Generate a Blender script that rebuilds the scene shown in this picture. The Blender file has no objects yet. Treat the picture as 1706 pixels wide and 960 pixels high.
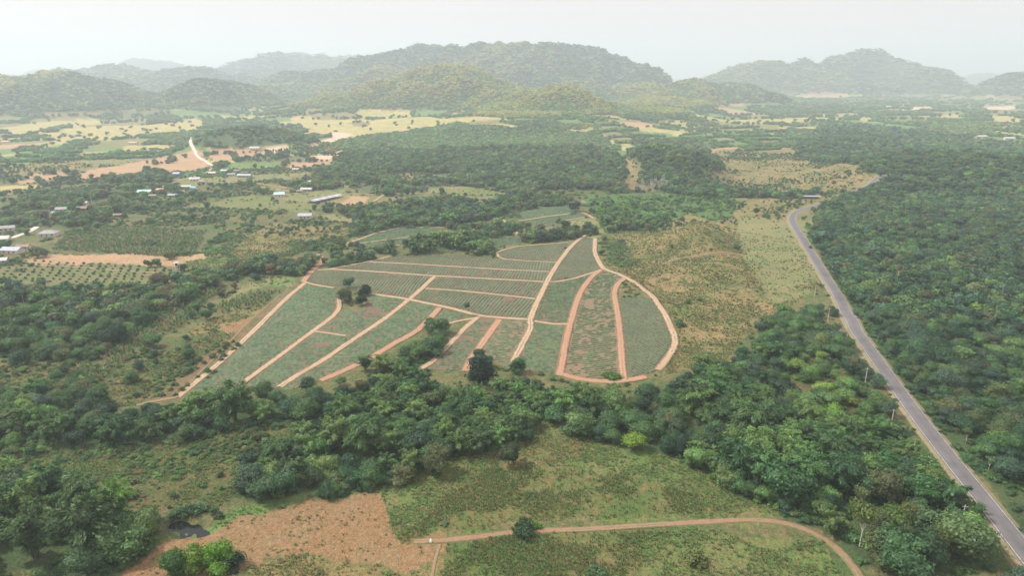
import bpy, math, random
import numpy as np
from mathutils import Vector, geometry
random.seed(7)
R = math.radians
SC = bpy.context.scene
COL = SC.collection

# ------------------------------------------------------------------ camera
CAM_H, PITCH, FPX = 130.0, R(17.2), 1138.0
cd = bpy.data.cameras.new("camera"); cam = bpy.data.objects.new("camera", cd); COL.objects.link(cam)
cd.sensor_width = 36; cd.lens = FPX / 1706 * 36; cd.clip_start = 1; cd.clip_end = 60000
cam.location = (0, 0, CAM_H); cam.rotation_euler = (R(90) - PITCH, 0, 0)
SC.camera = cam
# ------------------------------------------------------------------ world, sun, exposure
SUN_EL, SUN_AZ = R(50), R(-80)          # azimuth from +Y (view direction), negative = towards the left side
w = bpy.data.worlds.new("World"); SC.world = w; w.use_nodes = True
nt = w.node_tree; nt.nodes.clear()
out = nt.nodes.new("ShaderNodeOutputWorld"); bg = nt.nodes.new("ShaderNodeBackground")
sky = nt.nodes.new("ShaderNodeTexSky"); sky.sky_type = 'NISHITA'; sky.sun_disc = False
sky.sun_elevation = SUN_EL; sky.sun_rotation = SUN_AZ; sky.altitude = 200
sky.air_density = 1.0; sky.dust_density = 4.0; sky.ozone_density = 1.5
mx = nt.nodes.new("ShaderNodeMix"); mx.data_type = 'RGBA'
tc = nt.nodes.new("ShaderNodeTexCoord"); sp = nt.nodes.new("ShaderNodeSeparateXYZ"); mr = nt.nodes.new("ShaderNodeMapRange")   # the high cloud thins towards the zenith
nt.links.new(tc.outputs['Generated'], sp.inputs[0]); nt.links.new(sp.outputs['Z'], mr.inputs[0])
mr.inputs[1].default_value = 0; mr.inputs[2].default_value = .9; mr.inputs[3].default_value = .9; mr.inputs[4].default_value = .6
nt.links.new(mr.outputs[0], mx.inputs[0])
m3 = nt.nodes.new("ShaderNodeMapRange"); nt.links.new(sp.outputs['Z'], m3.inputs[0]); m3.inputs[1].default_value = .1; m3.inputs[2].default_value = 1; m3.inputs[3].default_value = 1; m3.inputs[4].default_value = 1.7   # cloud veil brightened overhead, out of view, to add ambient fill
vm = nt.nodes.new("ShaderNodeVectorMath"); vm.operation = 'SCALE'; nt.links.new(m3.outputs[0], vm.inputs['Scale'])                        # thin high cloud over the whole sky, brightened overhead as added fill
vm.inputs[0].default_value = (7.3, 6.15, 5.9)
nt.links.new(vm.outputs[0], mx.inputs[7])
nt.links.new(sky.outputs[0], mx.inputs[6]); nt.links.new(mx.outputs[2], bg.inputs[0])
bg.inputs[1].default_value = 0.11
nt.links.new(bg.outputs[0], out.inputs[0])
sd = bpy.data.lights.new("sun", 'SUN'); sun = bpy.data.objects.new("sun", sd); COL.objects.link(sun)
sd.energy = 3.7; sd.angle = R(3); sd.color = (1, .95, .85)
sun.rotation_euler = Vector((math.sin(SUN_AZ) * math.cos(SUN_EL), math.cos(SUN_AZ) * math.cos(SUN_EL), math.sin(SUN_EL))).to_track_quat('Z', 'Y').to_euler()
vs = SC.view_settings; vs.view_transform = 'Standard'; vs.look = 'None'; vs.exposure = 0.42; vs.gamma = 1
SC.render.engine = 'CYCLES'
cy = SC.cycles; cy.max_bounces = 6; cy.diffuse_bounces = 4; cy.glossy_bounces = 2; cy.transmission_bounces = 3
cy.volume_bounces = 2; cy.transparent_max_bounces = 4; cy.use_denoising = True
cy.caustics_reflective = False; cy.caustics_refractive = False

HAZE = .00019
# ------------------------------------------------------------------ noise
def _hash(ix, iy, s):
    n = (ix.astype(np.int64) * 374761393 + iy.astype(np.int64) * 668265263 + s * 1442695041) & 0x7fffffff
    n = ((n ^ (n >> 13)) * 1274126177) & 0x7fffffff
    return ((n ^ (n >> 16)) & 0xffff) / 65535.0
def vnoise(x, y, s=0):
    x = np.asarray(x, float); y = np.asarray(y, float)
    ix = np.floor(x); iy = np.floor(y); fx = x - ix; fy = y - iy
    fx = fx * fx * fx * (fx * (fx * 6 - 15) + 10); fy = fy * fy * fy * (fy * (fy * 6 - 15) + 10)
    a = _hash(ix, iy, s); b = _hash(ix + 1, iy, s); c = _hash(ix, iy + 1, s); d = _hash(ix + 1, iy + 1, s)
    return (a + (b - a) * fx) * (1 - fy) + (c + (d - c) * fx) * fy
def fbm(x, y, s=0, o=4):
    t = 0; a = .5; n = 0
    for k in range(o):
        t = t + a * vnoise(x * 2**k + 17.3 * k, y * 2**k - 9.1 * k, s + k); n += a; a *= .5
    return t / n                                          # 0..1
def ss(a, b, x):
    t = np.clip((x - a) / (b - a), 0, 1); return t * t * (3 - 2 * t)

# ------------------------------------------------------------------ terrain height
CP, SP = math.cos(PITCH), math.sin(PITCH)
def at_depth(px, py, Y):
    """world point seen at picture point (px, py) of the survey photograph, at ground depth Y"""
    t = (480 - py) / FPX
    z = Y * (t * CP - SP) / (CP + t * SP)
    zc = Y * CP - z * SP
    return (px - 853) * zc / FPX, Y, z + CAM_H
# px of summit, py of summit, depth, half width in px, depth radius (m), skew exponent
HILLS = [
 (60,112,9500,85,900),(235,99,7800,80,900),(475,89,6300,85,900),(565,92,6600,75,700),(410,104,6200,90,800),(1618,119,9500,70,800),
 (150,117,5200,75,600),(185,110,4900,85,700),(320,114,4700,110,600),(250,122,4900,100,600),
 (75,126,2650,150,560),(170,152,2600,95,380),(0,140,2900,120,500),
 (355,133,2900,95,420),(300,158,2700,80,300),(410,160,2900,90,300),(470,140,3700,110,450),(540,118,4300,130,600),(-60,124,4000,160,500),
 (815,77,4300,230,900),(650,92,4300,110,650),(935,89,4200,150,700),(1048,109,4000,62,480),(725,87,4500,140,700),(1000,101,4300,130,600),
 (640,113,3500,70,350),(590,132,3400,90,350),
 (745,113,2800,170,520),(650,150,2700,150,420),(830,140,2600,140,440),
 (915,142,2250,110,380),(970,165,2150,90,300),(860,165,2200,110,300),(1020,180,2100,90,260),
 (1170,136,3300,120,380),(1080,140,3300,110,420),(1230,150,3200,90,300),(1120,160,2700,120,300),
 (1425,87,5600,70,600),(1290,101,5400,120,650),(1370,100,5400,110,600),(1460,100,5500,80,600),(1505,109,5300,95,550),(1210,124,5200,90,450),(1560,124,5200,60,420),
 (1700,124,4300,75,420),(1760,112,4500,110,520),(1900,118,4600,160,600),(2150,100,4800,200,700),(-300,110,4200,200,700),(-520,120,3000,150,500),
 (880,186,1900,230,300),(720,190,2050,130,180),(1080,178,2150,120,250),(560,176,2400,120,220),
 (425,206,1330,100,95),(360,216,1290,60,70),(480,216,1310,60,70),
 (1100,240,1010,80,110),(1150,250,960,60,70),
 (1650,232,1500,330,330),(1420,226,1350,120,140),(1640,255,900,260,150),
 (1163,370,548,62,40),(1120,385,545,60,34),
]
_hp = []
for (px, py, Y, hw, dr) in HILLS:
    x, Y, z = at_depth(px, py, Y)
    zc = Y * CP
    _hp.append((x, Y, z - (0 if Y < 800 else 8 if Y < 3000 else 5), hw * zc / FPX * 1.38, dr * 1.35))
def height(x, y):
    x = np.asarray(x, float); y = np.asarray(y, float)
    d = np.hypot(x, y)
    base = (fbm(x / 260, y / 260, 3, 3) - .5) * 9 * ss(150, 700, d) + (fbm(x / 900, y / 900, 5, 3) - .5) * 16 * ss(900, 2500, d)
    far = d > 750
    acc = np.zeros_like(x)
    w1 = fbm(x / 420, y / 420, 11, 4) - .5; w2 = fbm(x / 420, y / 420, 31, 4) - .5
    rid = 1 - np.abs(fbm(x / 330 + 3, y / 330, 51, 4) * 2 - 1) * 4
    for (hx, hy, hz, rx, ry) in _hp:
        amp = min(1, hz / 90)
        u = (x - hx) / rx + w1 * .55 * amp; v = (y - hy) / ry + w2 * .55 * amp
        r = np.sqrt(u * u + v * v)
        m = r < 1.0
        b = np.where(m, (1 - np.clip(r, 0, 1) ** 2), 0) ** 1.9
        h = hz * b * (1 + .42 * amp * rid * (1.2 - b) * np.minimum(1, b * 4))
        acc += np.maximum(h, 0) ** 7
    z = base + acc ** (1 / 7)
    z = z + (fbm(x / 85, y / 85, 77, 3) - .5) * 34 * ss(25, 90, acc ** (1 / 7))
    z = z + 5.5 * np.exp(-(((x - 150) / 38) ** 2 + ((y - 455) / 30) ** 2)) + 4 * np.exp(-(((x - 118) / 26) ** 2 + ((y - 520) / 34) ** 2)) + (fbm(x / 34, y / 34, 83, 3) - .5) * 6.0 * ss(70, 110, x) * ss(230, 180, x) * ss(300, 360, y) * ss(700, 600, y)
    # knoll under the plots, pond hollow
    z = z + 4.5 * np.exp(-(((x - 0) / 150) ** 2 + ((y - 395) / 90) ** 2))
    z = z - 2.3 * np.exp(-((((x - PX) * .94 + (y - PY) * -.34) / 8.6) ** 2 + (((x - PX) * .34 + (y - PY) * .94) / 4.6) ** 2) ** 2 - 1.4 * (fbm(x / 3, y / 3, 19, 2) - .5))
    return z
PX, PY = 1e6, 1e6
def unproj(pts):
    """picture points of the photograph -> ground points of the terrain (x, y, z)"""
    p = np.asarray(pts, float).reshape(-1, 2)
    dx = (p[:, 0] - 853) / FPX; up = (480 - p[:, 1]) / FPX
    wx = dx; wy = CP + up * SP; wz = -SP + up * CP
    n = np.hypot(wx, wy); T = np.geomspace(60, 12000, 260)
    res = []
    for i in range(len(p)):
        X = wx[i] / n[i] * T; Y = wy[i] / n[i] * T; Z = CAM_H + wz[i] / n[i] * T
        f = Z - height(X, Y); k = np.argmax(f < 0) if (f < 0).any() else len(T) - 1
        a, b = T[max(k - 1, 0)], T[k]
        tt = np.linspace(a, b, 40); X = wx[i] / n[i] * tt; Y = wy[i] / n[i] * tt; Z = CAM_H + wz[i] / n[i] * tt
        g = Z - height(X, Y); j = np.argmax(g < 0) if (g < 0).any() else 39
        res.append((X[j], Y[j], Z[j]))
    return np.array(res)
_p = unproj([(311, 877)])[0]; PX, PY = float(_p[0]), float(_p[1])
def H1(x, y): return float(height(np.array([x]), np.array([y]))[0])
def proj(x, y, z):
    zc = y * CP - (z - CAM_H) * SP; yc = (z - CAM_H) * CP + y * SP
    return 853 + FPX * x / zc, 480 - FPX * yc / zc

# ------------------------------------------------------------------ mesh helpers
def mesh(name, V, tris=None, quads=None, mats=(), tri_mat=None, quad_mat=None, smooth=False):
    me = bpy.data.meshes.new(name)
    V = np.asarray(V, np.float32).reshape(-1, 3)
    T = np.asarray(tris if tris is not None else [], np.int32).reshape(-1, 3); Q = np.asarray(quads if quads is not None else [], np.int32).reshape(-1, 4)
    me.vertices.add(len(V)); me.vertices.foreach_set('co', V.ravel())
    me.loops.add(T.size + Q.size); me.loops.foreach_set('vertex_index', np.concatenate([T.ravel(), Q.ravel()]))
    me.polygons.add(len(T) + len(Q))
    st = np.concatenate([np.arange(len(T)) * 3, T.size + np.arange(len(Q)) * 4]).astype(np.int32)
    me.polygons.foreach_set('loop_start', st)
    for m in mats: me.materials.append(m)
    if tri_mat is not None or quad_mat is not None:
        mi = np.concatenate([np.asarray(tri_mat if tri_mat is not None else np.zeros(len(T)), np.int32), np.asarray(quad_mat if quad_mat is not None else np.zeros(len(Q)), np.int32)])
        me.polygons.foreach_set('material_index', mi.astype(np.int32))
    me.update(calc_edges=True); me.validate()
    if smooth: me.polygons.foreach_set('use_smooth', np.ones(len(me.polygons), bool))
    else: me.polygons.foreach_set('use_smooth', np.zeros(len(me.polygons), bool))
    return me
def fattr(me, name, vals, dom='FACE', typ='FLOAT'):
    a = me.attributes.new(name, typ, dom)
    vals = np.asarray(vals, np.float32)
    if typ == 'FLOAT': a.data.foreach_set('value', vals.ravel())
    elif typ == 'INT': a.data.foreach_set('value', vals.astype(np.int32).ravel())
    elif typ == 'FLOAT_VECTOR': a.data.foreach_set('vector', vals.ravel())
    else: a.data.foreach_set('color', vals.ravel())
def obj(name, me, parent=None, loc=None, rz=0, **props):
    o = bpy.data.objects.new(name, me); COL.objects.link(o)
    if parent is not None: o.parent = parent
    if loc is not None: o.location = loc
    if rz: o.rotation_euler = (0, 0, rz)
    for k, v in props.items(): o[k] = v
    return o
def thing(name, label, cat, loc, rz=0, group=None, me=None):
    o = obj(name, me, None, loc, rz, label=label, category=cat)
    if group: o['group'] = group
    return o
def box_arrays(x0, x1, y0, y1, z0, z1):
    V = [(x0,y0,z0),(x1,y0,z0),(x1,y1,z0),(x0,y1,z0),(x0,y0,z1),(x1,y0,z1),(x1,y1,z1),(x0,y1,z1)]
    Q = [(0,3,2,1),(4,5,6,7),(0,1,5,4),(1,2,6,5),(2,3,7,6),(3,0,4,7)]
    return np.array(V, float), np.array(Q)
class MB:
    def __init__(s): s.V = []; s.T = []; s.Q = []; s.n = 0
    def add(s, V, T=None, Q=None):
        V = np.asarray(V, float).reshape(-1, 3); s.V.append(V)
        if T is not None and len(T): s.T.append(np.asarray(T).reshape(-1, 3) + s.n)
        if Q is not None and len(Q): s.Q.append(np.asarray(Q).reshape(-1, 4) + s.n)
        s.n += len(V); return s
    def box(s, *a): V, Q = box_arrays(*a); return s.add(V, None, Q)
    def tube(s, pts, rad, seg=6, cap=True):
        pts = [Vector(p) for p in pts]; V = []; Q = []
        for i, p in enumerate(pts):
            d = (pts[min(i + 1, len(pts) - 1)] - pts[max(i - 1, 0)]).normalized()
            a = d.orthogonal().normalized() if abs(d.z) < .99 else Vector((1, 0, 0)); b = d.cross(a)
            r = rad[i] if hasattr(rad, '__len__') else rad
            for k in range(seg):
                t = 2 * math.pi * k / seg; V.append(p + (a * math.cos(t) + b * math.sin(t)) * r)
        for i in range(len(pts) - 1):
            for k in range(seg): Q.append((i * seg + k, i * seg + (k + 1) % seg, (i + 1) * seg + (k + 1) % seg, (i + 1) * seg + k))
        T = []
        if cap:
            V.append(pts[-1]); c = len(V) - 1; o = (len(pts) - 1) * seg
            T = [(o + k, o + (k + 1) % seg, c) for k in range(seg)]
        return s.add([tuple(v) for v in V], T, Q)
    def arrays(s):
        return (np.concatenate(s.V), np.concatenate(s.T) if s.T else np.zeros((0, 3), int), np.concatenate(s.Q) if s.Q else np.zeros((0, 4), int))
    def build(s, name, mat, parent=None, smooth=False, **p):
        V, T, Q = s.arrays(); return obj(name, mesh(name, V, T, Q, [mat], smooth=smooth), parent, **p)

# ------------------------------------------------------------------ materials
def mat_base(name):
    m = bpy.data.materials.new(name); m.use_nodes = True; t = m.node_tree; b = t.nodes['Principled BSDF']
    b.inputs['Roughness'].default_value = .9
    if 'Specular IOR Level' in b.inputs: b.inputs['Specular IOR Level'].default_value = .15
    return m, t, b
def N(t, typ, **k):
    n = t.nodes.new(typ)
    for a, v in k.items(): setattr(n, a, v)
    return n
def noise(t, scale, detail=4, rough=.6, vec=None):
    n = N(t, 'ShaderNodeTexNoise'); n.inputs['Scale'].default_value = scale; n.inputs['Detail'].default_value = detail; n.inputs['Roughness'].default_value = rough
    if vec is None:
        g = N(t, 'ShaderNodeNewGeometry'); vec = g.outputs['Position']
    t.links.new(vec, n.inputs['Vector']); return n.outputs['Fac']
def ramp(t, fac, stops):
    r = N(t, 'ShaderNodeValToRGB'); e = r.color_ramp.elements
    while len(e) < len(stops): e.new(.5)
    for i, (p, c) in enumerate(stops): e[i].position = p; e[i].color = (*c, 1) if len(c) == 3 else c
    t.links.new(fac, r.inputs[0]); return r.outputs[0]
def mixc(t, fac, a, b, mode='MIX'):
    m = N(t, 'ShaderNodeMix', data_type='RGBA', blend_type=mode)
    for s, i in ((fac, 0), (a, 6), (b, 7)):
        if hasattr(s, 'links') or isinstance(s, bpy.types.NodeSocket): t.links.new(s, m.inputs[i])
        else: m.inputs[i].default_value = s if i == 0 else (*s, 1)
    return m.outputs[2]
def math_(t, op, a, b=0):
    m = N(t, 'ShaderNodeMath', operation=op)
    for s, i in ((a, 0), (b, 1)):
        if isinstance(s, bpy.types.NodeSocket): t.links.new(s, m.inputs[i])
        else: m.inputs[i].default_value = s
    return m.outputs[0]
def bump(t, b, h, dist, strength=1):
    n = N(t, 'ShaderNodeBump'); n.inputs['Distance'].default_value = dist; n.inputs['Strength'].default_value = strength
    t.links.new(h, n.inputs['Height']); t.links.new(n.outputs[0], b.inputs['Normal'])
def soil_mat(name, c1, c2, sc=.25, fine=1.6, bd=.25):
    m, t, b = mat_base(name)
    n1 = noise(t, sc, 5); n2 = noise(t, fine, 3, .7)
    c = mixc(t, ramp(t, n1, [(.30, (0, 0, 0)), (.70, (1, 1, 1))]), c1, c2)
    c = mixc(t, 1.0, c, ramp(t, n2, [(.25, (.72, .72, .72)), (.75, (1.25, 1.25, 1.25))]), 'MULTIPLY')
    t.links.new(c, b.inputs['Base Color']); bump(t, b, n2, bd); return m
def plain(name, c, rough=.7, metal=0, vary=.18, sc=.8):
    m, t, b = mat_base(name); b.inputs['Roughness'].default_value = rough; b.inputs['Metallic'].default_value = metal
    n1 = noise(t, sc, 4)
    t.links.new(mixc(t, 1.0, c, ramp(t, n1, [(.3, (1 - vary,) * 3), (.7, (1 + vary,) * 3)]), 'MULTIPLY'), b.inputs['Base Color']); return m
def leaf_mat(name, trans=.45):
    m = bpy.data.materials.new(name); m.use_nodes = True; t = m.node_tree; t.nodes.clear()
    a = N(t, 'ShaderNodeAttribute', attribute_type='INSTANCER', attribute_name='tint'); s = N(t, 'ShaderNodeAttribute', attribute_type='GEOMETRY', attribute_name='shade')
    h = N(t, 'ShaderNodeAttribute', attribute_type='GEOMETRY', attribute_name='hue')
    c = mixc(t, h.outputs['Fac'], a.outputs['Color'], mixc(t, 1.0, a.outputs['Color'], (1.22, 1.12, .82), 'MULTIPLY'))
    c2 = N(t, 'ShaderNodeVectorMath', operation='SCALE'); t.links.new(c, c2.inputs[0]); t.links.new(s.outputs['Fac'], c2.inputs['Scale'])
    d = N(t, 'ShaderNodeBsdfDiffuse'); tr = N(t, 'ShaderNodeBsdfTranslucent'); ms = N(t, 'ShaderNodeMixShader'); ms.inputs[0].default_value = trans
    gl = N(t, 'ShaderNodeBsdfGlossy'); gl.inputs['Roughness'].default_value = .5; gl.inputs['Color'].default_value = (.8, .9, 1, 1)
    m2 = N(t, 'ShaderNodeMixShader'); m2.inputs[0].default_value = .02
    o = N(t, 'ShaderNodeOutputMaterial')
    t.links.new(c2.outputs[0], d.inputs[0]); t.links.new(c2.outputs[0], tr.inputs[0])
    t.links.new(d.outputs[0], ms.inputs[1]); t.links.new(tr.outputs[0], ms.inputs[2])
    t.links.new(ms.outputs[0], m2.inputs[1]); t.links.new(gl.outputs[0], m2.inputs[2]); t.links.new(m2.outputs[0], o.inputs[0]); return m
M_LEAF = leaf_mat('leaf')
M_BARK = plain('bark', (.16, .12, .09)); M_PALE = plain('pale_bark', (.5, .46, .4)); M_CULM = plain('culm', (.14, .17, .06))
def track_mat(name, c1, c2, verge, mid=.35):
    m, t, b = mat_base(name)
    n1 = noise(t, .05, 5); n2 = noise(t, 1.3, 3, .7); n3 = noise(t, .45, 5, .7)
    c = mixc(t, ramp(t, n1, [(.30, (0, 0, 0)), (.70, (1, 1, 1))]), c1, c2)
    l = N(t, 'ShaderNodeAttribute', attribute_name='lane').outputs['Fac']                  # 0 at the middle, 1 at the verge
    e = math_(t, 'ADD', l, math_(t, 'MULTIPLY', math_(t, 'SUBTRACT', n3, .5), 1.5))
    c = mixc(t, ramp(t, e, [(.62, (0, 0, 0)), (.80, (1, 1, 1))]), c, verge)
    g = math_(t, 'MULTIPLY', ramp(t, l, [(.06, (1, 1, 1)), (.22, (0, 0, 0))]), ramp(t, math_(t, 'ADD', n1, math_(t, 'MULTIPLY', n3, .5)), [(.74, (0, 0, 0)), (.82, (1, 1, 1))]))
    c = mixc(t, math_(t, 'MULTIPLY', g, mid), c, verge)
    c = mixc(t, 1.0, c, ramp(t, n2, [(.25, (.78, .78, .78)), (.75, (1.2, 1.2, 1.2))]), 'MULTIPLY')
    t.links.new(c, b.inputs['Base Color']); bump(t, b, n2, .12); return m
M_TRACK = track_mat('track_soil', (.36, .24, .15), (.45, .355, .245), (.15, .13, .075), .8)
M_TRACK_RED = track_mat('red_track_soil', (.34, .185, .115), (.40, .255, .165), (.17, .13, .08), .5)
M_FARM_TRACK = track_mat('meadow_track_soil', (.27, .155, .10), (.26, .185, .12), (.14, .145, .065), .9)
M_PLOT = soil_mat('plot_soil', (.13, .105, .07), (.185, .135, .09), .12, 1.5, .2)
M_PLOT_RED = soil_mat('reddish_plot_soil', (.215, .155, .10), (.18, .14, .085), .12, 1.5, .2)
M_RED = soil_mat('red_soil', (.33, .165, .10), (.40, .23, .15), .09, 1.1, .3)

# ground
def ground_mat():
    m, t, b = mat_base('ground')
    a = N(t, 'ShaderNodeAttribute', attribute_name='col_a').outputs['Color']; c = N(t, 'ShaderNodeAttribute', attribute_name='col_b').outputs['Color']
    n0 = noise(t, .035, 6, .62); n1 = noise(t, .22, 5, .65); n2 = noise(t, 1.3, 4, .7)
    s = math_(t, 'ADD', math_(t, 'MULTIPLY', n0, .5), math_(t, 'MULTIPLY', n1, .5))
    col = mixc(t, ramp(t, s, [(.43, (0, 0, 0)), (.57, (1, 1, 1))]), a, c)
    n3 = noise(t, .55, 5, .75)
    col = mixc(t, 1.0, col, ramp(t, n2, [(.3, (.76, .76, .76)), (.7, (1.24, 1.24, 1.24))]), 'MULTIPLY')
    col = mixc(t, 1.0, col, ramp(t, n3, [(.36, (.72, .80, .7)), (.5, (1.0, 1.0, 1.0)), (.64, (1.26, 1.2, 1.15))]), 'MULTIPLY')
    t.links.new(col, b.inputs['Base Color']); bump(t, b, math_(t, 'ADD', math_(t, 'ADD', n2, math_(t, 'MULTIPLY', n3, 1.6)), math_(t, 'MULTIPLY', n1, 2)), .6); return m
M_GROUND = ground_mat()

# ------------------------------------------------------------------ land cover (survey outlines traced as picture points, laid on the terrain)
G_FOR = ((.065, .11, .042), (.085, .12, .05)); G_SCR = ((.065, .10, .032), (.15, .115, .055)); G_DRY = ((.27, .185, .095), (.10, .13, .045))
T_DARK = (.042, .095, .048); T_DEEP = (.064, .145, .060); T_MID = (.100, .195, .068); T_BLUE = (.072, .140, .085); T_LITE = (.155, .27, .085); T_LIME = (.21, .33, .07)
T_OLIVE = (.12, .155, .065); T_RUST = (.17, .155, .085); T_STRAW = (.31, .26, .13); T_GOLD = (.25, .23, .07); T_GREY = (.20, .17, .14); T_BRIGHT = (.10, .24, .04); T_DRYG = (.155, .165, .065)
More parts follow.
